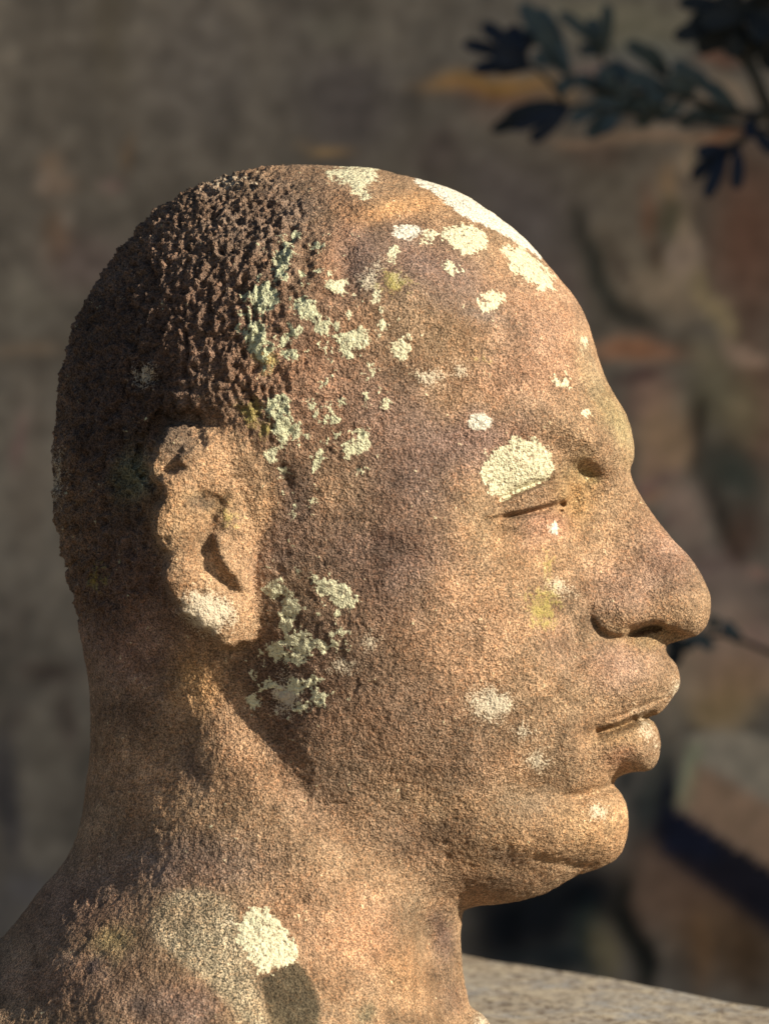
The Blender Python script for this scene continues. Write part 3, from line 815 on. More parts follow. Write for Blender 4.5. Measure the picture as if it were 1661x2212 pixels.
def bust_parts():
    stv = np.stack([samp(STAIN_SHADE[..., i], VU, VV) for i in range(3)], 1)
    lich = np.stack([samp(F, VU, VV) for F in (FW, FG, FY)], 1)
    wear = np.stack([samp(FS, VU, VV), pit, samp(SPECK, VU, VV)], 1)
    # vertex normals of the whole surface so that parts meet without a seam
    fc = V[Q]
    fn = np.cross(fc[:, 2] - fc[:, 0], fc[:, 3] - fc[:, 1])
    bad = (fn * N[Q].mean(1)).sum(1) < 0
    Q[bad] = Q[bad][:, ::-1]
    fc = V[Q]
    fn = np.cross(fc[:, 2] - fc[:, 0], fc[:, 3] - fc[:, 1])
    vn = np.zeros_like(V)
    for i in range(4):
        for j in range(3):
            vn[:, j] += np.bincount(Q[:, i], fn[:, j], len(V))
    vn /= np.linalg.norm(vn, axis=1)[:, None] + 1e-12
    Qf = Q
    fu = VU[Q].mean(1); fv = VV[Q].mean(1); side = V[Q][:, :, 1].mean(1) < 0
    def inside(pts):
        return poly_sd([tuple(p) for p in pts], fu, fv) > 0
    part = np.zeros(len(Q), int)                       # 0 head
    names = ['head', 'neck', 'ear', 'ear', 'eye', 'eye', 'nose', 'upper_lip', 'lower_lip', 'chin', 'shoulder']
    labels = [None] * 11
    part[inside([(-500, 1500), (196, 1480), (330, 1440), (480, 1420), (560, 1560), (700, 1720), (860, 1860), (960, 1950), (1100, 2000), (1200, 2480), (-500, 2480)])] = 1
    part[inside([(-500, 1700), (150, 1860), (300, 2020), (480, 2110), (700, 2180), (900, 2215), (1600, 2230), (1600, 2600), (-500, 2600)])] = 10
    part[inside([(1373, 1040), (1300, 1040), (1262, 1110), (1255, 1200), (1262, 1330), (1290, 1365), (1314, 1374), (1342, 1376), (1370, 1368), (1400, 1362), (1436, 1398), (1600, 1400), (1600, 1040)])] = 6
    part[inside([(1300, 1556), (1363, 1531), (1410, 1512), (1452, 1490), (1480, 1480), (1480, 1530), (1409, 1551), (1372, 1556), (1346, 1568), (1317, 1578), (1285, 1584)])] = 7
    part[inside([(1285, 1586), (1317, 1580), (1346, 1569), (1372, 1558), (1409, 1552), (1440, 1560), (1440, 1672), (1370, 1668), (1320, 1650), (1295, 1615)])] = 8
    part[inside([(1400, 1690), (1328, 1696), (1250, 1730), (1200, 1790), (1190, 1850), (1230, 1880), (1280, 1884), (1400, 1880)])] = 9
    e = inside(EAR); part[e & side] = 2; part[e & ~side] = 3
    ey = inside([(1045, 1115), (1086, 1078), (1113, 1062), (1172, 1041), (1214, 1036), (1231, 1052), (1229, 1075), (1208, 1100), (1197, 1130), (1180, 1152), (1130, 1160), (1080, 1140)])
    part[ey & side] = 4; part[ey & ~side] = 5
    labels[2] = 'ear with a broken, decayed upper rim'
    # the well marked lichen crusts on the visible side and the crown
    for F, I, lst, lab in ((FW, IW, LW['white'], 'white lichen crust'), (FG, IG, LW['green'], 'pale green lichen crust')):
        xi = np.clip(((fu - U0) / STEP).round().astype(int), 0, GU.shape[1] - 1)
        yi = np.clip(((fv - V0) / STEP).round().astype(int), 0, GU.shape[0] - 1)
        idf = I[yi, xi]
        for i, e_ in enumerate(lst):
            sz = 99 if e_[0] == 'p' else min(e_[3], e_[4])
            if sz < 11: continue
            msk = (idf == i + 1) & side
            if msk.sum() < 40: continue
            names.append('lichen_patch'); labels.append(lab)
            part[msk] = len(names) - 1
    root = empty('stone_bust', (0, 0, ZMIN))
    tag(root, 'weathered brown sandstone bust of a man in profile, spotted with pale lichen', 'bust')
    me_n = 0
    for p, nm in enumerate(names):
        q = Qf[part == p]
        if len(q) == 0: continue
        used, inv = np.unique(q.ravel(), return_inverse=True)
        me = np_mesh(nm, V[used] - np.array((0, 0, ZMIN)), inv.reshape(-1, 4))
        color_attr(me, 'stain_shade', stv[used]); color_attr(me, 'lichen', lich[used]); color_attr(me, 'wear', wear[used])
        me.materials.append(stone)
        me.normals_split_custom_set_from_vertices(vn[used].tolist())
        o = bpy.data.objects.new(nm, me)
        COL.objects.link(o)
        o.parent = root
        if labels[p]: o['label'] = labels[p]
        me_n += len(q)
    print('bust quads', me_n)
    return root
bust = bust_parts()

# ------------------------------------------------------------------ simple solids
def mat_simple(name, c1, c2, scale=20, rough=.9, bump=.002, stretch=(1, 1, 1), det=6):
    m = bpy.data.materials.new(name); m.use_nodes = True
    t = m.node_tree; n = t.nodes; L = t.links
    bs = n['Principled BSDF']; bs.inputs['Roughness'].default_value = rough; bs.inputs['Specular IOR Level'].default_value = .25
    tc = n.new('ShaderNodeTexCoord'); mp = n.new('ShaderNodeMapping'); mp.inputs['Scale'].default_value = stretch
    L.new(tc.outputs['Object'], mp.inputs[0])
    a = n.new('ShaderNodeTexNoise'); a.inputs['Scale'].default_value = scale; a.inputs['Detail'].default_value = det; a.inputs['Roughness'].default_value = .65
    L.new(mp.outputs[0], a.inputs['Vector'])
    r = n.new('ShaderNodeMapRange'); r.inputs[1].default_value = .35; r.inputs[2].default_value = .65; L.new(a.outputs[0], r.inputs[0])
    mx = n.new('ShaderNodeMix'); mx.data_type = 'RGBA'; mx.inputs[6].default_value = c1 + (1,); mx.inputs[7].default_value = c2 + (1,)
    L.new(r.outputs[0], mx.inputs[0]); L.new(mx.outputs[2], bs.inputs['Base Color'])
    b = n.new('ShaderNodeBump'); b.inputs['Distance'].default_value = bump; b.inputs['Strength'].default_value = .6
    L.new(a.outputs[0], b.inputs['Height']); L.new(b.outputs[0], bs.inputs['Normal'])
    return m

def prism(name, poly, z0, z1, mat, parent=None, bevel=0.0):
    import bmesh
    bm = bmesh.new()
    f = bm.faces.new([bm.verts.new((x, y, z0)) for x, y in poly])
    r = bmesh.ops.extrude_face_region(bm, geom=[f])
    for v in r['geom']:
        if isinstance(v, bmesh.types.BMVert): v.co.z = z1
    bmesh.ops.recalc_face_normals(bm, faces=bm.faces)
    if bevel: bmesh.ops.bevel(bm, geom=list(bm.edges), offset=bevel, segments=3, affect='EDGES')
    me = bpy.data.meshes.new(name); bm.to_mesh(me); bm.free()
    me.materials.append(mat)
    o = bpy.data.objects.new(name, me); COL.objects.link(o); o.parent = parent
    return o

# ------------------------------------------------------------------ ledge under the bust
def ledge():
    m = bpy.data.materials.new('worn_ledge_stone'); m.use_nodes = True
    t = m.node_tree; n = t.nodes; L = t.links
    bs = n['Principled BSDF']; bs.inputs['Roughness'].default_value = .92; bs.inputs['Specular IOR Level'].default_value = .2
    tc = n.new('ShaderNodeTexCoord')
    def nz(s, d=4):
        a = n.new('ShaderNodeTexNoise'); a.inputs['Scale'].default_value = s; a.inputs['Detail'].default_value = d; a.inputs['Roughness'].default_value = .65
        L.new(tc.outputs['Object'], a.inputs['Vector']); return a.outputs[0]
    def ramp(v, a, b):
        r = n.new('ShaderNodeMapRange'); r.inputs[1].default_value = a; r.inputs[2].default_value = b; L.new(v, r.inputs[0]); return r.outputs[0]
    def mix(f, a, b):
        x = n.new('ShaderNodeMix'); x.data_type = 'RGBA'; L.new(f, x.inputs[0])
        for i, v in ((6, a), (7, b)):
            if isinstance(v, tuple): x.inputs[i].default_value = v + (1,)
            else: L.new(v, x.inputs[i])
        return x.outputs[2]
    a = nz(14, 3); b = nz(90, 4); c = nz(300, 3)
    col = mix(ramp(a, .4, .6), (.29, .235, .17), (.29, .29, .29))
    col = mix(ramp(b, .4, .62), col, (.40, .35, .27))
    col = mix(ramp(c, .52, .6), col, (.13, .10, .075))
    L.new(col, bs.inputs['Base Color'])
    bp = n.new('ShaderNodeBump'); bp.inputs['Distance'].default_value = .002; bp.inputs['Strength'].default_value = .7
    L.new(b, bp.inputs['Height']); L.new(bp.outputs[0], bs.inputs['Normal'])
    # slab: top surface as a grid with a worn, irregular rear edge
    nx, ny = 220, 90
    x = np.linspace(-.75, .75, nx); tt = np.linspace(0, 1, ny)
    Xg, Tg = np.meshgrid(x, tt)
    back = .340 - 1.42 * (Xg - .034) + .006 * fbm(Xg * 30, 0 * Xg, 0 * Xg, 4, 5)
    back = np.clip(back, -.10, .352)
    Yg = -.22 + (back + .22) * Tg
    Zg = ZMIN + .0004 + .0016 * fbm(Xg * 25, Yg * 25, 0 * Xg, 4, 9) - .012 * np.clip((Tg - .96) / .04, 0, 1) ** 2 - .012 * np.clip((.04 - Tg) / .04, 0, 1) ** 2
    Zg = np.minimum(Zg, ZMIN + .002)
    top = np.stack([Xg, Yg, Zg], -1).reshape(-1, 3)
    bot = top.copy(); bot[:, 2] = ZMIN - .09
    VV_ = np.concatenate([top, bot]); o = nx * ny
    i, j = np.meshgrid(np.arange(ny - 1), np.arange(nx - 1), indexing='ij'); k = (i * nx + j).ravel()
    q = np.stack([k, k + 1, k + nx + 1, k + nx], 1)
    fs = [q, q[:, ::-1] + o]
    def wall(seq): 
        s = np.array(seq); return np.stack([s[:-1], s[:-1] + o, s[1:] + o, s[1:]], 1)
    fs.append(wall(np.arange(nx))); fs.append(wall((np.arange(nx) + (ny - 1) * nx)[::-1]))
    fs.append(wall((np.arange(ny) * nx)[::-1])); fs.append(wall(np.arange(ny) * nx + nx - 1))
    me = np_mesh('coping_slab', VV_, np.concatenate(fs)); me.materials.append(m)
    root = empty('stone_ledge', (0, 0, ZMIN))
    tag(root, 'grey-buff weathered stone ledge carrying the bust, seen at lower right', 'ledge')
    ob = bpy.data.objects.new('coping_slab', me); COL.objects.link(ob); ob.parent = root; ob.location.z = -ZMIN
    pm = mat_simple('pier_stone', (.25, .2, .15), (.33, .28, .22), 12)
    prism('pier', [(-.5, -.18), (.5, -.18), (.5, .3), (-.5, .05)], -1.2 - ZMIN, -.0905, pm, root, .004)
ledge()

# ------------------------------------------------------------------ ground
gm = mat_simple('dry_ground', (.22, .175, .12), (.32, .265, .19), 3)
def ground():
    n_ = 60
    x = np.linspace(-60, 60, n_)
    X_, Y_ = np.meshgrid(x, x)
    Z_ = -1.2 + 0 * X_
    i, j = np.meshgrid(np.arange(n_ - 1), np.arange(n_ - 1), indexing='ij'); k = (i * n_ + j).ravel()
    me = np_mesh('ground', np.stack([X_, Y_, Z_], -1).reshape(-1, 3), np.stack([k, k + 1, k + n_ + 1, k + n_], 1))
    me.materials.append(gm)
    o = bpy.data.objects.new('ground', me); COL.objects.link(o); tag(o, kind='structure')
ground()

# ------------------------------------------------------------------ painted wall behind
WALL_Y = 1.30
KW = S * (DIST + WALL_Y) / DIST          # metres per layout unit on the wall
def wpt(u, v, y=WALL_Y):
    k = S * (DIST + y) / DIST
    return ((u - CU) * k, y, (CV - v) * k)

# faded painting: (x, y, rx, ry, angle, seen colour, strength, softness power)
PAINT = [
    (120, 150, 200, 300, 0, (74, 68, 60), .5), (240, 60, 45, 150, 0, (60, 54, 44), .7), (430, 130, 130, 170, 0, (80, 74, 68), .6), (640, 120, 90, 180, 0, (70, 65, 60), .5),
    (560, 210, 40, 260, 0, (84, 77, 68), .4), (760, 220, 100, 110, 0, (66, 60, 58), .6), (740, 170, 90, 8, -14, (55, 50, 48), .7), (720, 60, 80, 40, 0, (78, 74, 64), .4),
    (700, 322, 55, 10, 0, (125, 98, 62), .6), (110, 350, 26, 26, 30, (100, 80, 62), .5), (130, 400, 40, 30, 0, (112, 92, 76), .5), (95, 390, 16, 22, 0, (110, 96, 84), .4), (240, 400, 30, 20, 0, (92, 72, 66), .5), (120, 520, 30, 60, 10, (84, 62, 44), .6), (150, 480, 18, 22, 0, (108, 98, 88), .4),
    (280, 330, 14, 40, 0, (82, 64, 46), .5), (180, 570, 120, 60, 0, (74, 62, 58), .6), (60, 640, 60, 100, 0, (88, 82, 72), .5), (60, 760, 80, 16, 0, (98, 80, 62), .4), (60, 1000, 50, 200, 0, (82, 72, 62), .4), (40, 950, 16, 60, 10, (86, 62, 60), .5),
    (60, 880, 14, 80, 0, (96, 88, 78), .3), (30, 1330, 40, 70, 0, (60, 54, 48), .6), (100, 1450, 70, 26, 10, (42, 34, 30), .7), (150, 1560, 22, 60, -10, (52, 42, 38), .6), (110, 1620, 60, 90, 0, (70, 64, 55), .5), (20, 1720, 30, 160, 0, (38, 36, 38), .8), (60, 1920, 60, 50, 0, (58, 56, 58), .6), (10, 2000, 40, 60, 0, (48, 46, 46), .6), (30, 1540, 30, 40, 0, (48, 42, 38), .6),
    (1060, 185, 130, 20, 2, (140, 104, 56), .85), (1080, 212, 110, 14, 6, (92, 66, 48), .8), (1200, 200, 50, 26, 0, (120, 96, 66), .4), (1060, 240, 60, 24, 0, (104, 86, 74), .4), (950, 330, 60, 60, 0, (54, 46, 44), .6), (1310, 150, 60, 20, 0, (110, 88, 80), .3),
    (1370, 60, 140, 60, 0, (86, 80, 66), .7), (1250, 30, 100, 30, 0, (88, 82, 68), .5), (1390, 125, 90, 40, 0, (84, 84, 78), .4), (1550, 135, 50, 10, 0, (88, 62, 48), .8), (1560, 200, 55, 35, 20, (112, 98, 82), .8), (1400, 300, 190, 12, -3, (122, 104, 86), .8), (1560, 292, 60, 12, -8, (96, 64, 40), .6), (1240, 320, 60, 14, 0, (108, 90, 74), .5),
    (1280, 340, 60, 40, 0, (74, 62, 54), .5), (1620, 520, 90, 200, 0, (76, 58, 48), .9), (1620, 900, 60, 180, 0, (80, 62, 50), .8), (1600, 1150, 50, 60, 0, (62, 48, 40), .8),
    (1130, 480, 120, 120, 0, (72, 66, 64), .8), (1050, 380, 60, 60, 0, (70, 64, 62), .5), (1210, 650, 50, 90, 0, (76, 66, 62), .7),
    # tall drooping plume
    (1370, 600, 90, 130, -15, (80, 72, 62), .9), (1440, 430, 60, 80, 0, (88, 76, 66), .6), (1255, 490, 18, 60, -12, (40, 38, 34), .85), (1285, 580, 26, 80, -24, (38, 38, 34), .9), (1330, 660, 24, 70, -40, (38, 38, 34), .9), (1385, 690, 30, 50, -50, (40, 38, 34), .8),
    (1320, 540, 12, 60, -25, (70, 62, 52), .6), (1350, 590, 10, 70, -30, (50, 42, 38), .7), (1400, 470, 16, 60, -10, (84, 60, 46), .6), (1440, 400, 20, 40, 0, (110, 92, 70), .5), (1485, 340, 14, 30, 0, (140, 124, 104), .6), (1445, 470, 36, 50, 0, (58, 56, 44), .8), (1425, 560, 14, 36, 0, (48, 36, 28), .8), (1480, 520, 20, 60, -10, (120, 106, 90), .6), (1480, 560, 34, 40, 0, (134, 118, 104), .7),
    (1420, 620, 60, 50, 0, (100, 88, 74), .6), (1480, 640, 60, 60, 0, (96, 84, 70), .6), (1530, 640, 22, 60, -20, (128, 114, 90), .7), (1560, 690, 30, 50, -25, (112, 100, 78), .6), (1600, 770, 45, 22, 25, (140, 120, 104), .75), (1520, 770, 60, 30, 20, (84, 76, 62), .7), (1430, 760, 60, 26, 10, (52, 50, 46), .8), (1540, 850, 60, 80, 0, (76, 70, 56), .8), (1600, 900, 46, 70, 0, (84, 76, 60), .7), (1560, 1000, 60, 80, -20, (46, 44, 38), .85), (1600, 1040, 50, 70, -20, (52, 54, 48), .8), (1520, 900, 14, 60, 0, (30, 26, 22), .8), (1500, 900, 10, 50, 0, (28, 24, 20), .7),
    (1490, 950, 20, 60, -15, (34, 30, 26), .8), (1540, 1100, 24, 70, -20, (34, 30, 26), .8), (1580, 1180, 22, 60, -15, (46, 36, 28), .8),
    # pale rounded form beside the forehead
    (1370, 760, 90, 26, 5, (116, 86, 66), .85), (1400, 860, 60, 60, 0, (92, 74, 64), .8), (1390, 815, 50, 14, 0, (60, 46, 44), .85), (1340, 830, 30, 14, 0, (58, 46, 42), .7), (1430, 950, 60, 80, 0, (122, 102, 82), .85), (1400, 1010, 30, 60, 0, (118, 98, 82), .7), (1430, 1030, 46, 16, -30, (74, 58, 56), .7), (1390, 1060, 24, 20, 0, (88, 66, 62), .6), (1420, 1070, 40, 14, -20, (124, 98, 78), .6), (1470, 1100, 40, 90, -20, (98, 84, 74), .8), (1450, 1130, 30, 10, -40, (56, 42, 40), .6), (1530, 1230, 70, 60, 0, (82, 68, 62), .7), (1630, 1240, 30, 10, 0, (120, 84, 72), .6), (1600, 1280, 80, 50, 0, (88, 76, 68), .6),
    # lower right
    (1480, 1440, 90, 80, 0, (112, 98, 82), .8), (1580, 1400, 100, 90, 0, (116, 98, 84), .8), (1600, 1470, 80, 60, 0, (106, 86, 66), .6), (1560, 1530, 70, 50, 0, (116, 98, 72), .6), (1440, 1560, 26, 90, -5, (92, 82, 70), .7), (1640, 1380, 30, 60, 0, (84, 68, 62), .6), (1450, 1395, 26, 30, 20, (28, 34, 36), .85), (1560, 1345, 22, 12, 40, (38, 46, 46), .7), (1510, 1360, 30, 14, 20, (40, 48, 46), .7),
    (1390, 1760, 34, 100, 8, (26, 32, 34), .85), (1350, 1690, 20, 40, 0, (22, 28, 30), .8), (1420, 1700, 30, 120, 12, (52, 52, 46), .7), (1640, 1620, 16, 14, 0, (86, 66, 56), .7),
    (1500, 1930, 200, 110, 0, (78, 62, 50), .9), (1440, 1850, 80, 60, 20, (74, 60, 50), .8), (1560, 2040, 120, 90, 0, (70, 55, 40), .8), (1630, 2080, 60, 100, 0, (52, 40, 28), .7), (1510, 2060, 20, 80, 0, (84, 64, 44), .4),
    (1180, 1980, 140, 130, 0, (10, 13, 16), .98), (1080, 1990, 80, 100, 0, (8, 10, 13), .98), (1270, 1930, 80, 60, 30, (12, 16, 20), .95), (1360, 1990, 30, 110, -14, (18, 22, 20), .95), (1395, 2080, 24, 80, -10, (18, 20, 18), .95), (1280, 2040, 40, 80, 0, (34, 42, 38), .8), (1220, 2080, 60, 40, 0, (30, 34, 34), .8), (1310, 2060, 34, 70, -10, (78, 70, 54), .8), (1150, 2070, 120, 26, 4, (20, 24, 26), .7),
]
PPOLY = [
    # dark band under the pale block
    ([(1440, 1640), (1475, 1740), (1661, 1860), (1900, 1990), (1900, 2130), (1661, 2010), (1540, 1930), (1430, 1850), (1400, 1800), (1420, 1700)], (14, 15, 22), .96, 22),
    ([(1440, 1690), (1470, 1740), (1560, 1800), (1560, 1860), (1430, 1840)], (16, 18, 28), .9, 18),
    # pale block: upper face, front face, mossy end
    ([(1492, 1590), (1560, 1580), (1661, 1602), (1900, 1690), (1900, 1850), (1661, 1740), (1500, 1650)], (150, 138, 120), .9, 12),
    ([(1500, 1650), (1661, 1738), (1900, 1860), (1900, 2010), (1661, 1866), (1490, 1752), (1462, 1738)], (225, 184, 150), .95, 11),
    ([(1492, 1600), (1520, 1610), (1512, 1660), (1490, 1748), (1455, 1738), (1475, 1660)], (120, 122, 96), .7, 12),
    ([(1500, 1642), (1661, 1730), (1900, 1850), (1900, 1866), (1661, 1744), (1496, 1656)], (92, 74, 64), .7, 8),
]
def wall():
    g = .0052
    xs = np.arange(-2.0, 2.29, g); zs = np.arange(-1.2, 1.2, g)
    X_, Z_ = np.meshgrid(xs, zs)
    u = CU + X_ / KW; v = CV - Z_ / KW
    wu = fbm(u / 90, v / 90, 0 * u, 3, 101) * 22; wv = fbm(u / 90, v / 90, 0 * u + 5, 3, 111) * 22
    WB = lin((72, 66, 59))
    C = np.ones(u.shape + (3,)) * lin((74, 68, 60))
    st = fbm(u / 60, v / 240, 0 * u, 4, 121)[..., None]; b2 = fbm(u / 130, v / 110, 0 * u, 4, 131)[..., None]
    C = C * (1 + .42 * st + .30 * b2)
    mott = fbm(u / 30, v / 26, 0 * u + 3, 3, 141)[..., None]
    C = C * (1 + .22 * mott * np.array((1.1, 1., .9)))
    for x, y, rx, ry, a, col, s_ in PAINT:
        c, s = math.cos(math.radians(a)), math.sin(math.radians(a))
        du = u - x + wu; dv = v - y + wv
        q = ((du * c + dv * s) / rx) ** 2 + ((-du * s + dv * c) / ry) ** 2
        k = (s_ * np.exp(-np.minimum(q, 30) ** 1.5))[..., None]
        lc = lin(col)
        if x > 1190: lc = WB * (lc / WB) ** 1.3
        C = C * (1 - k) + lc * (1 + .2 * mott) * k
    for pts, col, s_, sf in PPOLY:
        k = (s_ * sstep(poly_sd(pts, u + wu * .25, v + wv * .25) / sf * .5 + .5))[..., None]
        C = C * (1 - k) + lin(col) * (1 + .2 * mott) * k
    C = np.maximum(C * WALL_GAIN * np.array((1.0, .99, .96)), .002)
    C = C / np.maximum(1, C.max(-1, keepdims=True) / .72)
    ys = WALL_Y + .004 * fbm(X_ * 4, 0 * X_, Z_ * 4, 3, 7)
    nr, nc = X_.shape
    i, j = np.meshgrid(np.arange(nr - 1), np.arange(nc - 1), indexing='ij'); k = (i * nc + j).ravel()
    P = np.stack([X_, ys, Z_], -1).reshape(-1, 3)
    q = np.stack([k, k + 1, k + nc + 1, k + nc], 1)
    me = np_mesh('painted_plaster', P, q)
    color_attr(me, 'paint', C.reshape(-1, 3))
    m = bpy.data.materials.new('faded_mural'); m.use_nodes = True
    t = m.node_tree; n = t.nodes; L = t.links
    bs = n['Principled BSDF']; bs.inputs['Roughness'].default_value = .95; bs.inputs['Specular IOR Level'].default_value = .15
    a = n.new('ShaderNodeAttribute'); a.attribute_name = 'paint'
    tc = n.new('ShaderNodeTexCoord')
    nz = n.new('ShaderNodeTexNoise'); nz.inputs['Scale'].default_value = 60; nz.inputs['Detail'].default_value = 6; L.new(tc.outputs['Object'], nz.inputs['Vector'])
    r = n.new('ShaderNodeMapRange'); r.inputs[1].default_value = .3; r.inputs[2].default_value = .7; r.inputs[3].default_value = .8; r.inputs[4].default_value = 1.2; L.new(nz.outputs[0], r.inputs[0])
    mx = n.new('ShaderNodeMix'); mx.data_type = 'RGBA'; mx.blend_type = 'MULTIPLY'; mx.inputs[0].default_value = 1
    L.new(a.outputs['Color'], mx.inputs[6]); L.new(r.outputs[0], mx.inputs[7]); L.new(mx.outputs[2], bs.inputs['Base Color'])
    b = n.new('ShaderNodeBump'); b.inputs['Distance'].default_value = .002; b.inputs['Strength'].default_value = .5; L.new(nz.outputs[0], b.inputs['Height']); L.new(b.outputs[0], bs.inputs['Normal'])
    me.materials.append(m)
    root = empty('painted_wall', (0, WALL_Y, -1.2))
    tag(root, 'shaded plaster wall behind the bust with a faded brown and grey mural', 'wall')
    o = bpy.data.objects.new('painted_plaster', me); COL.objects.link(o); o.parent = root; o.location = (0, -WALL_Y, 1.2)
    core = mat_simple('wall_masonry', (.25, .21, .17), (.34, .3, .25), 6)
    prism('masonry', [(-2.0, .009), (2.3, .009), (2.3, .25), (-2.0, .25)], 0, 2.42, core, root, .003)
    # unseen wall added on the right to keep the sun off the painting
    sw = prism('shade_wall', [(2.3, -.45), (2.55, -.45), (2.55, WALL_Y + .25), (2.302, WALL_Y + .25)], -1.199, 2.6, core, None, .003)
    tag(sw, 'plain masonry wall added out of frame to the right to block the sun', 'wall')
WALL_GAIN = 5.1
wall()

# ------------------------------------------------------------------ leafy branch in front of the wall, upper right
LEAF_MATS = {}
def leaf_mat(name, c1, c2):
    LEAF_MATS[name] = mat_simple(name, c1, c2, 60, .55, .0006)
leaf_mat('navy_leaf', (.010, .017, .032), (.016, .025, .042))
leaf_mat('teal_leaf', (.06, .09, .095), (.10, .13, .125))
leaf_mat('dark_leaf', (.012, .017, .02), (.022, .027, .027))
leaf_mat('twig', (.035, .035, .028), (.06, .055, .04))

def leaf_blade(P0, P1, wd, mat, parent, rnd):
    """one elongated rounded lobe with a folded midrib and a slight droop"""
    P0, P1 = Vector(P0), Vector(P1)
    ax = P1 - P0; ln = ax.length; ax.normalize()
    nrm = Vector((rnd.uniform(-.35, .35), -1, rnd.uniform(-.1, .45))).normalized()
    sd = ax.cross(nrm).normalized(); nrm = sd.cross(ax).normalized()
    prof = [(0, .2), (.08, .3), (.2, .52), (.35, .76), (.5, .92), (.65, 1.), (.8, 1.), (.9, .86), (.97, .56), (1., .2)]
    wd = wd * 1.0
    vs = []; fs = []
    for i, (t_, w_) in enumerate(prof):
        c = P0 + ax * ln * t_ + nrm * (ln * .10 * math.sin(t_ * 3.1))
        for s_ in (-1, -.5, 0, .5, 1):
            vs.append(c + sd * (s_ * w_ * wd * .5) + nrm * (abs(s_) * w_ * wd * .16))
    for i in range(len(prof) - 1):
        for j in range(4):
            a = i * 5 + j; fs.append((a, a + 1, a + 6, a + 5))
    me = bpy.data.meshes.new('leaf'); me.from_pydata([tuple(v) for v in vs], [], fs)
    for p in me.polygons: p.use_smooth = True
    me.materials.append(mat)
    o = bpy.data.objects.new('leaf', me); COL.objects.link(o); o.parent = parent
    md = o.modifiers.new('thickness', 'SOLIDIFY'); md.thickness = .0007
    return o

def twig(name, pts, r0, r1, parent, mat):
    cu = bpy.data.curves.new(name, 'CURVE'); cu.dimensions = '3D'; cu.bevel_depth = 1.0; cu.bevel_resolution = 2
    sp = cu.splines.new('NURBS'); sp.points.add(len(pts) - 1); sp.use_endpoint_u = True; sp.order_u = 3
    for i, p in enumerate(pts):
        sp.points[i].co = (*p, 1); sp.points[i].radius = r0 + (r1 - r0) * i / (len(pts) - 1)
    o = bpy.data.objects.new(name, cu); COL.objects.link(o)
    dg = bpy.context.evaluated_depsgraph_get()
    me = bpy.data.meshes.new_from_object(o.evaluated_get(dg)); bpy.data.objects.remove(o)
    me.materials.clear(); me.materials.append(mat)
    o = bpy.data.objects.new(name, me); COL.objects.link(o); o.parent = parent
    return o

def branch(label, ydep, twigs, leaves, seed):
    rnd = random.Random(seed)
    root = empty('leafy_branch', (0, 0, 0))
    tag(root, label, 'branch', 'leafy branches hanging before the wall')
    for pts, r0, r1 in twigs:
        twig('twig', [wpt(u, v, ydep + rnd.uniform(-.006, .006)) for u, v in pts], r0, r1, root, LEAF_MATS['twig'])
    for (u0, v0), (u1, v1), wd, mt in leaves:
        a = wpt(u0, v0, ydep + rnd.uniform(-.01, .01)); b = wpt(u1, v1, ydep + rnd.uniform(-.022, .012))
        leaf_blade(a, b, wd * S * (DIST + ydep) / DIST, LEAF_MATS[mt], root, rnd)
    return root

N_, T_, K_ = 'navy_leaf', 'teal_leaf', 'dark_leaf'
branch('grey-teal leafy branch reaching left across the upper right of the wall', 1.20,
    [([(1800, 215), (1661, 243), (1610, 250), (1531, 228), (1446, 195), (1370, 208), (1300, 200), (1231, 165), (1160, 120)], .0035, .0012),
     ([(1370, 208), (1310, 160), (1290, 110)], .0016, .001)],
    [((1231, 165), (1125, 8), 44, T_), ((1225, 120), (1160, 20), 34, T_), ((1300, 115), (1207, 28), 28, T_), ((1298, 125), (1310, 8), 30, T_), ((1305, 118), (1250, 108), 30, T_), ((1231, 168), (1165, 108), 32, T_), ((1446, 150), (1352, 92), 34, T_),
     ((1440, 170), (1390, 105), 40, T_), ((1531, 200), (1452, 136), 34, T_), ((1560, 238), (1490, 150), 30, T_), ((1370, 206), (1268, 180), 36, T_), ((1400, 200), (1310, 140), 40, T_), ((1370, 212), (1266, 296), 40, T_), ((1340, 215), (1230, 262), 34, T_), ((1370, 190), (1290, 225), 60, T_),
     ((1446, 195), (1376, 275), 30, T_), ((1440, 190), (1400, 215), 50, T_), ((1545, 228), (1468, 274), 32, T_), ((1500, 200), (1440, 165), 46, T_), ((1465, 205), (1350, 165), 40, T_), ((1231, 150), (1180, 60), 34, T_), ((1210, 110), (1120, 70), 34, T_), ((1250, 165), (1200, 200), 34, T_), ((1300, 190), (1240, 175), 36, T_),
     ((1330, 200), (1290, 150), 36, T_), ((1350, 225), (1300, 290), 30, T_), ((1420, 205), (1360, 240), 40, T_), ((1480, 215), (1420, 262), 30, T_), ((1600, 245), (1530, 180), 34, T_), ((1590, 250), (1520, 250), 34, T_), ((1200, 130), (1150, 130), 34, T_), ((1320, 110), (1270, 40), 28, T_)], 3)
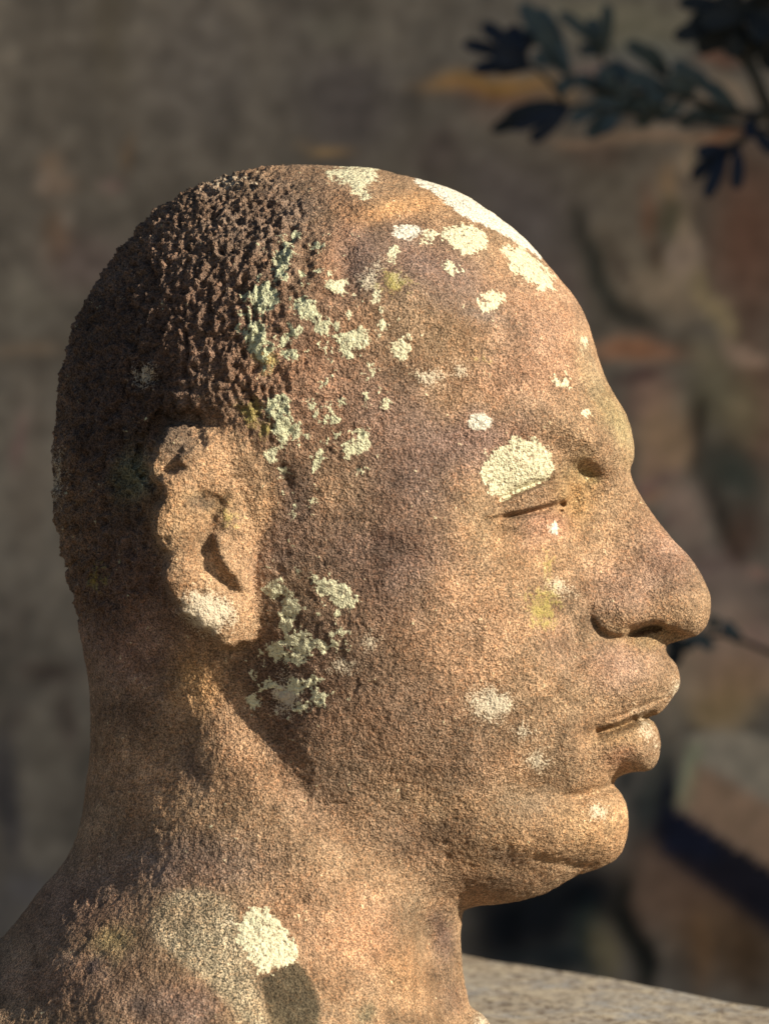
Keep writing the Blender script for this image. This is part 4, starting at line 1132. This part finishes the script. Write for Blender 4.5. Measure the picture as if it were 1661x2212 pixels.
branch('navy-black leaf sprays at the left tips of the hanging foliage', 1.13,
    [([(1800, 300), (1500, 262), (1300, 235), (1222, 226), (1180, 240)], .0022, .0010), ([(1222, 226), (1180, 160), (1133, 140), (1100, 130)], .0014, .001)],
    [((1140, 135), (1000, 94), 30, N_), ((1140, 130), (1042, 52), 34, N_), ((1142, 140), (1022, 152), 32, N_), ((1138, 120), (1098, 60), 40, N_), ((1145, 138), (1060, 118), 52, N_), ((1148, 145), (1075, 145), 44, N_), ((1140, 110), (1130, 70), 36, N_),
     ((1225, 226), (1062, 284), 34, K_), ((1228, 230), (1106, 278), 30, N_), ((1232, 232), (1146, 304), 32, N_), ((1222, 222), (1090, 255), 30, K_)], 5)
branch('almost black foliage crowding the top right corner with drooping navy leaves', 1.06,
    [([(1800, 480), (1700, 330), (1661, 240), (1640, 190), (1610, 100), (1590, 20)], .005, .003), ([(1665, 235), (1630, 262), (1616, 292), (1570, 320)], .003, .0015), ([(1640, 195), (1612, 130), (1560, 90)], .0025, .0015)],
    [((1600, 60), (1455, 82), 44, K_), ((1590, 30), (1464, 8), 40, K_), ((1600, 60), (1505, 106), 44, K_), ((1620, 70), (1565, 116), 44, K_), ((1640, 80), (1600, 126), 50, K_), ((1610, 40), (1510, 50), 56, K_), ((1620, 20), (1540, 20), 60, K_), ((1661, 60), (1655, 140), 46, K_), ((1680, 30), (1600, 30), 70, K_),
     ((1600, 0), (1560, -60), 60, K_), ((1680, 0), (1620, -40), 60, K_), ((1700, 90), (1650, 150), 50, K_), ((1560, 75), (1490, 40), 46, K_), ((1580, 60), (1530, 95), 50, K_), ((1650, 30), (1630, 90), 60, K_),
     ((1612, 300), (1492, 384), 32, N_), ((1570, 318), (1524, 428), 30, N_), ((1590, 312), (1588, 410), 30, N_), ((1625, 285), (1672, 330), 34, N_), ((1560, 315), (1505, 335), 30, N_), ((1620, 250), (1618, 300), 26, N_)], 7)

branch('small dark leaf sprig showing behind the nose tip and lips', 1.16,
    [([(1800, 1460), (1661, 1410), (1560, 1365), (1480, 1385), (1430, 1430)], .002, .001)],
    [((1560, 1362), (1598, 1380), 26, K_), ((1545, 1362), (1530, 1335), 26, T_), ((1520, 1370), (1470, 1400), 30, T_), ((1480, 1385), (1440, 1392), 34, K_), ((1470, 1392), (1440, 1440), 34, K_), ((1600, 1385), (1560, 1345), 24, T_), ((1500, 1375), (1540, 1400), 24, T_)], 9)
